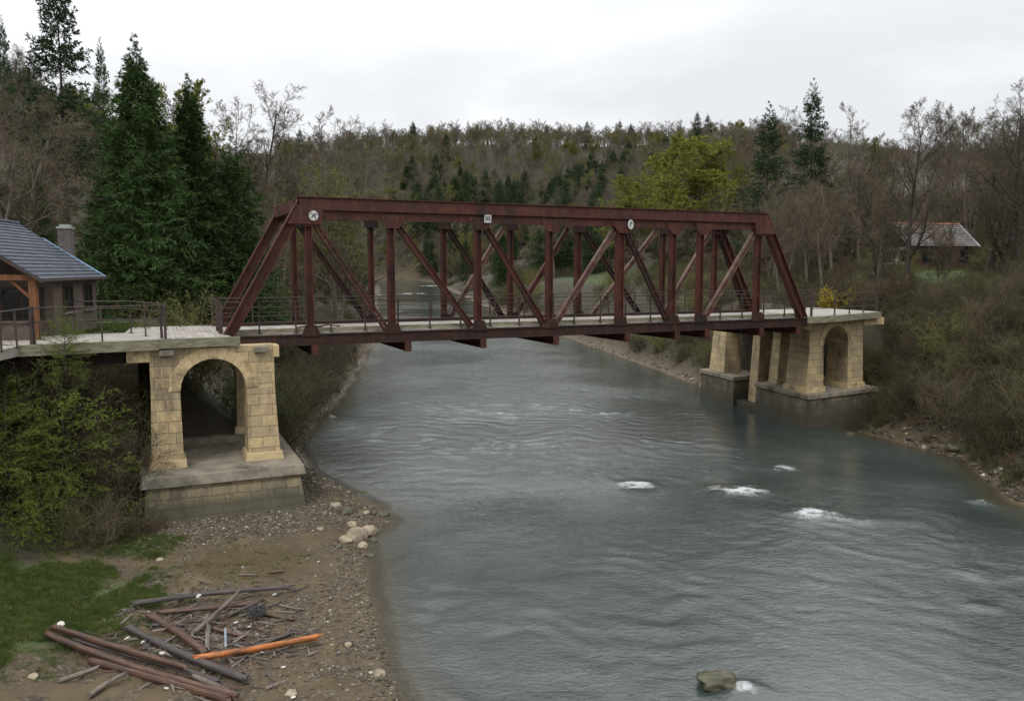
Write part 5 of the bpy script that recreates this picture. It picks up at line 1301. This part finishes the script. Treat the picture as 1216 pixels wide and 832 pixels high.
# ------------------------------------------------------------------ boulders
def boulder(px, py, wpx, label, mat='rock', flat=.6, z=None, group=None, seed=0):
    z = z if z is not None else .15
    p = G(px, py, z)
    if z is not None and z > 0: p[2] = hz(p[0], p[1])
    r = wpx * p[1] / FPX / 2
    me = rock_mesh(700 + seed, 3, flat, mat, .24); o = link('boulder', me); o.location = (p[0], p[1], p[2] + r * flat * .25); o.scale = (r, r, r); o.rotation_euler = (0, 0, seed * 1.3)
    return tag(o, label, 'rock', group)
for i, (px, py, w_, lab, mt, fl) in enumerate((
        (424, 634, 26, 'tan boulder at the water edge beside the near pier, largest of the cluster', 'rock', .8), (436, 629, 20, 'pale tan boulder leaning on the right of the largest boulder', 'rock', .7), (412, 638, 18, 'tan boulder on the left of the largest boulder by the water', 'rock', .6),
        (444, 636, 12, 'small grey brown boulder at the tip of the boulder cluster', 'rock_wet', .6), (411, 611, 18, 'dark brown rock on the gravel above the boulder cluster', 'rock_wet', .7), (444, 610, 12, 'mossy round rock in the water above the boulder cluster, left of two', 'rock_wet', .7), (455, 611, 14, 'mossy rock in the water above the boulder cluster, right of two', 'rock_wet', .6),
        (430, 584, 20, 'flat dark rock awash at the water edge right of the near plinth', 'rock_wet', .35), (380, 628, 12, 'pale stone on the gravel between plinth and boulder cluster', 'rock', .6), (446, 489, 16, 'dark rock awash in the shallows beneath the bridge', 'rock_wet', .5), (392, 492, 14, 'dark rock on the shaded left shore beneath the bridge', 'rock_wet', .5),
        (430, 645, 15, 'brown stone just below the boulder cluster at the water edge', 'rock', .6), (399, 600, 12, 'small tan stone on the gravel beside the plinth corner', 'rock', .6), (440, 655, 11, 'small dark stone in the shallows below the boulder cluster', 'rock_wet', .6), (418, 622, 14, 'tan stone behind the largest boulder', 'rock', .6), (402, 646, 13, 'flat grey brown stone left below the boulder cluster', 'rock_wet', .45), (434, 606, 9, 'small brown stone on the gravel above the mossy rocks', 'rock', .6), (450, 795, 15, 'tan stone at the shore near the bottom of the picture', 'rock', .6), (414, 762, 9, 'pale stone on the shore level with the orange timber', 'rock', .6), (190, 667, 9, 'pale stone at the edge of the muddy pool', 'rock', .6), (40, 816, 14, 'pale stone lying in the grass at the lower left', 'rock', .55), (345, 824, 14, 'grey stone on the gravel at the bottom below the timber', 'rock', .6),
        (545, 731, 16, 'brown stone just showing through the water surface', 'rock', .25), (1075, 508, 20, 'brown stone at the foot of the right bank', 'rock_wet', .5), (1140, 536, 26, 'dark rock at the foot of the brambles on the right bank', 'rock_wet', .5), (1010, 512, 16, 'dark rock beside the far pier plinth', 'rock_wet', .55))):
    boulder(px, py, w_, lab, mt, fl, seed=i, z=.02 if py in (610, 611, 584, 489, 731) else .15)
p = G(852, 812, .0); me = rock_mesh(760, 4, .42, 'rock_wet', .36); o = link('boulder', me); o.location = (p[0], p[1], .10); o.scale = (.60, .40, .55); o.rotation_euler = (0, .1, .25); tag(o, 'dark mossy boulder breaking the river surface near the bottom of the picture', 'rock')

# ------------------------------------------------------------------ heap of broken timber
def timber(x0, y0, x1, y1, th, mat, label, lift=0.0, lift2=None, asp=1.0, seed=0, name='timber_beam'):
    """beam between two photo points on the gravel; split, ragged ends, slightly bowed."""
    lift2 = lift if lift2 is None else lift2
    th *= .84
    a = G(x0, y0, .35 + lift); b = G(x1, y1, .35 + lift2)
    a[2] = hz(a[0], a[1]) + lift + th * .42; b[2] = hz(b[0], b[1]) + lift2 + th * .42
    d = b - a; ln = np.linalg.norm(d); rg = np.random.default_rng(900 + seed)
    k = 15; nn = 10; V = []; F = []
    bow = rg.normal() * .022 * ln; bowz = rg.normal() * .005 * ln
    shape = [(1.0 if i % 1 == 0 else 1) for i in range(nn)]
    ridge = rg.uniform(.76, 1.14, nn)
    for i in range(k):
        t = i / (k - 1)
        for j in range(nn):
            an = 2 * math.pi * j / nn
            sq = 1 / max(abs(math.cos(an)), abs(math.sin(an))) ** .62          # between round and square
            r = th / 2 * sq * ridge[j] * (1 + .09 * rg.normal())
            x = t * ln
            if i == 0: x += rg.uniform(-.02, .22) * (1 if ln > 1.5 else .4)
            if i == k - 1: x -= rg.uniform(-.02, .30) * (1 if ln > 1.5 else .4)
            r *= 1 - .22 * t * (seed % 3 == 0)
            V.append((x, math.cos(an) * r * asp + bow * math.sin(math.pi * t), math.sin(an) * r + bowz * math.sin(math.pi * t)))
    for i in range(k - 1):
        for j in range(nn): F.append((i * nn + j, i * nn + (j + 1) % nn, (i + 1) * nn + (j + 1) % nn, (i + 1) * nn + j))
    F.append(tuple(range(nn - 1, -1, -1))); F.append(tuple(range((k - 1) * nn, k * nn)))
    me = bpy.data.meshes.new(name); me.from_pydata(V, [], F); me.materials.append(M[mat]); me.update()
    me.polygons.foreach_set('use_smooth', np.array([len(p.vertices) == 4 for p in me.polygons]))
    o = link(name, me); o.location = tuple(a)
    o.rotation_euler = Vector(d).to_track_quat('X', 'Z').to_euler()
    return tag(o, label, 'timber', 'broken bridge timbers heaped on the gravel')
for i, q in enumerate((
    (60, 748, 226, 794, .22, 'timber_red', 'red brown beam, uppermost of the long row at the lower left', .30, .22),
    (52, 757, 284, 823, .20, 'timber_red', 'red brown beam with grey far end, middle of the long row at the lower left', .14, .08),
    (104, 784, 278, 829, .23, 'timber_red', 'red brown beam at the front of the long row at the lower left', .06, .02),
    (84, 762, 262, 806, .18, 'timber_dark', 'dark beam squeezed between the upper and middle beams of the long row', .12, .06),
    (148, 746, 300, 805, .25, 'timber_dark', 'dark charred beam with red brown end lying across the middle', .10, .05),
    (228, 778, 383, 745, .20, 'timber_orange', 'bright orange freshly split beam', .22, .12),
    (154, 720, 352, 692, .20, 'timber_dark', 'long dark red beam at the back of the heap', .10, .20),
    (186, 727, 302, 713, .17, 'timber_red', 'red brown beam just in front of the long back beam', .06, .06),
    (175, 729, 247, 771, .21, 'timber_red', 'red brown beam slanting down from the back to the orange beam', .10, .12),
    (228, 751, 286, 697, .17, 'timber_grey', 'weathered grey beam leaning up across the back beam', .04, .40),
    (206, 716, 230, 698, .12, 'timber_red', 'short thin beam sticking up behind the back beam', .05, .25),
    (70, 813, 120, 796, .15, 'timber_grey', 'short grey brown beam poking out at the far left of the heap', .02, .10),
    (104, 833, 150, 800, .16, 'timber_grey', 'pale brown beam leading out of the bottom of the picture', .02, .12),
    (247, 776, 290, 797, .16, 'timber_red', 'short red beam stub beside the end of the charred beam', .03, .02),
    (300, 722, 352, 730, .12, 'timber_red', 'thin red brown stick right of the dark coil', .03, .03),
    (252, 742, 292, 748, .13, 'timber_red', 'short red brown beam behind the orange beam', .04, .04),
    (246, 768, 248, 738, .14, 'timber_grey', 'short grey post end standing among the middle beams', .02, .10),
    (300, 762, 350, 744, .14, 'timber_dark', 'dark beam half hidden behind the orange beam', .03, .03),
    (226, 800, 280, 820, .17, 'timber_grey', 'grey split beam end at the front of the heap', .03, .02),
    (268, 730, 316, 706, .12, 'timber_dark', 'thin dark stick crossing the back of the heap', .05, .12),
    (180, 742, 222, 738, .10, 'timber_dark', 'thin dark stick left of the slanting beam', .02, .02),
    (282, 678, 306, 678, .08, 'timber_grey', 'pale stick lying alone on the mud behind the heap', .0, .0),
    (318, 674, 338, 672, .10, 'timber_red', 'small red brown chunk alone on the gravel behind the heap', .0, .0),
    (330, 712, 362, 716, .07, 'timber_grey', 'thin grey twig at the right of the heap', .0, .0),
    (262, 772, 330, 757, .07, 'timber_orange', 'thin orange splinter lying along the bright orange beam', .06, .05),
)):
    timber(*q, seed=i)
# splinters between the beams: nobody would count them
rg = np.random.default_rng(15)
spl = []
for i in range(3):
    mb_ = []; n = 6; V = []; 
    V = np.array([(0, -.03, 0), (1, -.012, .02), (1, .012, .03), (0, .03, .01), (0, -.03, .035), (1, -.01, .035), (1, .01, .04), (0, .03, .04)]) * (1, 1 + .4 * i, 1)
    spl.append(raw_mesh('splinter', V, np.array([(0,3,2,1),(4,5,6,7),(0,1,5,4),(1,2,6,5),(2,3,7,6),(3,0,4,7)]), M[('timber_red', 'timber_dark', 'timber_grey')[i]]))
pts, rot, scl, pick = [], [], [], []
for i in range(620):
    p = G(rg.normal(245, 62), rg.normal(748, 30), .35); s = rg.uniform(.12, .65)
    pts.append((p[0], p[1], hz(p[0], p[1]) + rg.uniform(0, .03))); rot.append((rg.normal() * .1, rg.normal() * .08, rg.uniform(0, 6.28))); scl.append((s, s * .8 + .3, s * .5 + .5)); pick.append(rg.integers(3))
scatter('splinter_litter', spl, pts, rot, scl, pick)
# pale litter: small plastic and paper scraps
def scrap(px, py, w_, label, kind='plate', lift=.02, mat='litter'):
    p = G(px, py, .3); r = w_ * p[1] / FPX / 2
    bm = __import__('bmesh').new()
    if kind == 'plate': __import__('bmesh').ops.create_cone(bm, cap_ends=True, segments=14, radius1=r, radius2=r * .82, depth=r * .22)
    else: __import__('bmesh').ops.create_icosphere(bm, subdivisions=2, radius=r)
    rg = np.random.default_rng(int(px * 7 + py))
    for v in bm.verts:
        v.co *= 1 + rg.uniform(-.14, .14)
        if kind != 'plate': v.co.z *= .55; v.co.x *= 1.25
    me = bpy.data.meshes.new('scrap'); bm.to_mesh(me); bm.free(); me.materials.append(M[mat])
    me.transform(Matrix.Scale(.75, 4)); o = link('litter_scrap', me); o.location = (p[0], p[1], hz(p[0], p[1]) + lift); o.rotation_euler = (rg.normal() * .3, rg.normal() * .3, rg.uniform(0, 6))
    return tag(o, label, 'litter', 'pale scraps among the timber')
for i, (px, py, w_, k, lf, lab) in enumerate(((74, 763, 11, 'plate', .46, 'white dish lying on the left ends of the long beams'), (236, 714, 9, 'lump', .30, 'white scrap lying on the beam at the back'), (152, 779, 8, 'lump', .42, 'white scrap lying on the upper beam of the long row'), (193, 781, 8, 'lump', .08, 'pale block between the long row and the charred beam'),
        (296, 742, 7, 'lump', .04, 'white scrap right of the middle beams'), (280, 737, 7, 'lump', .04, 'pale scrap just below the dark coil'), (336, 785, 8, 'lump', .03, 'pale stone like scrap right of the orange beam'), (275, 699, 9, 'lump', .04, 'pale scrap at the top of the leaning grey beam'), (326, 703, 7, 'lump', .04, 'pale scrap near the right end of the back beam'), (170, 773, 6, 'lump', .2, 'tiny pale scrap beside the upper long beam'),
        (288, 672, 6, 'lump', .02, 'tiny white scrap on the mud behind the heap'), (348, 822, 8, 'lump', .03, 'pale scrap at the bottom right of the heap'), (198, 820, 7, 'lump', .03, 'pale scrap in front of the long row'), (311, 768, 7, 'lump', .03, 'pinkish scrap just under the orange beam'))):
    scrap(px, py, w_, lab, k, lf)
# dark coil of wire
pc_ = G(304, 730, .35); mb = MB(); rg = np.random.default_rng(3)
for k in range(26):
    a0 = rg.uniform(0, 6.28); ax = norm(rg.normal(size=3)); s_ = norm(np.cross(ax, rg.normal(size=3))); t_ = np.cross(ax, s_); r = rg.uniform(.14, .3); c_ = pc_ + np.array([rg.normal() * .05, rg.normal() * .05, .12])
    pv = None
    for q in range(9):
        a = a0 + q * .75; pp = c_ + (s_ * math.cos(a) + t_ * math.sin(a)) * r * np.array([1, 1, .5]); pp[2] = max(pp[2], hz(pc_[0], pc_[1]) + .02)
        if pv is not None: mb.tube(pv, pp, .014, n=4)
        pv = pp
o = mb.build('wire_coil', M['ink']); tag(o, 'tangled dark wire coil lying behind the orange beam', 'wire')
b0 = G(268, 756, .4); b1 = G(268, 770, .4)
mb = MB(); mb.tube(b0 + (0, 0, .25), b1 + (0, 0, .05), .035, n=8); o = mb.build('metal_pipe', mottled('blue grey pipe', (.16, .19, .22), (.26, .30, .34), 4, .5)); tag(o, 'short blue grey pipe stub leaning on the orange beam', 'pipe')
# scrap left on the bridge deck
for k, (s, v, lab) in enumerate(((3.6, 3.0, 'bent red scrap bar lying on the deck near the left end of the bridge'), (4.6, 3.3, 'twisted dark red bar lying on the deck beside the bent one'))):
    mb = MB(); mb.tube(W(s, v, DZ + .05), W(s + .7, v + .15, DZ + .12), .045, n=6); mb.tube(W(s + .68, v + .15, DZ + .12), W(s + 1.3, v - .1, DZ + .05), .04, n=6)
    tag(mb.build('scrap_bar', M['steel']), lab, 'scrap')
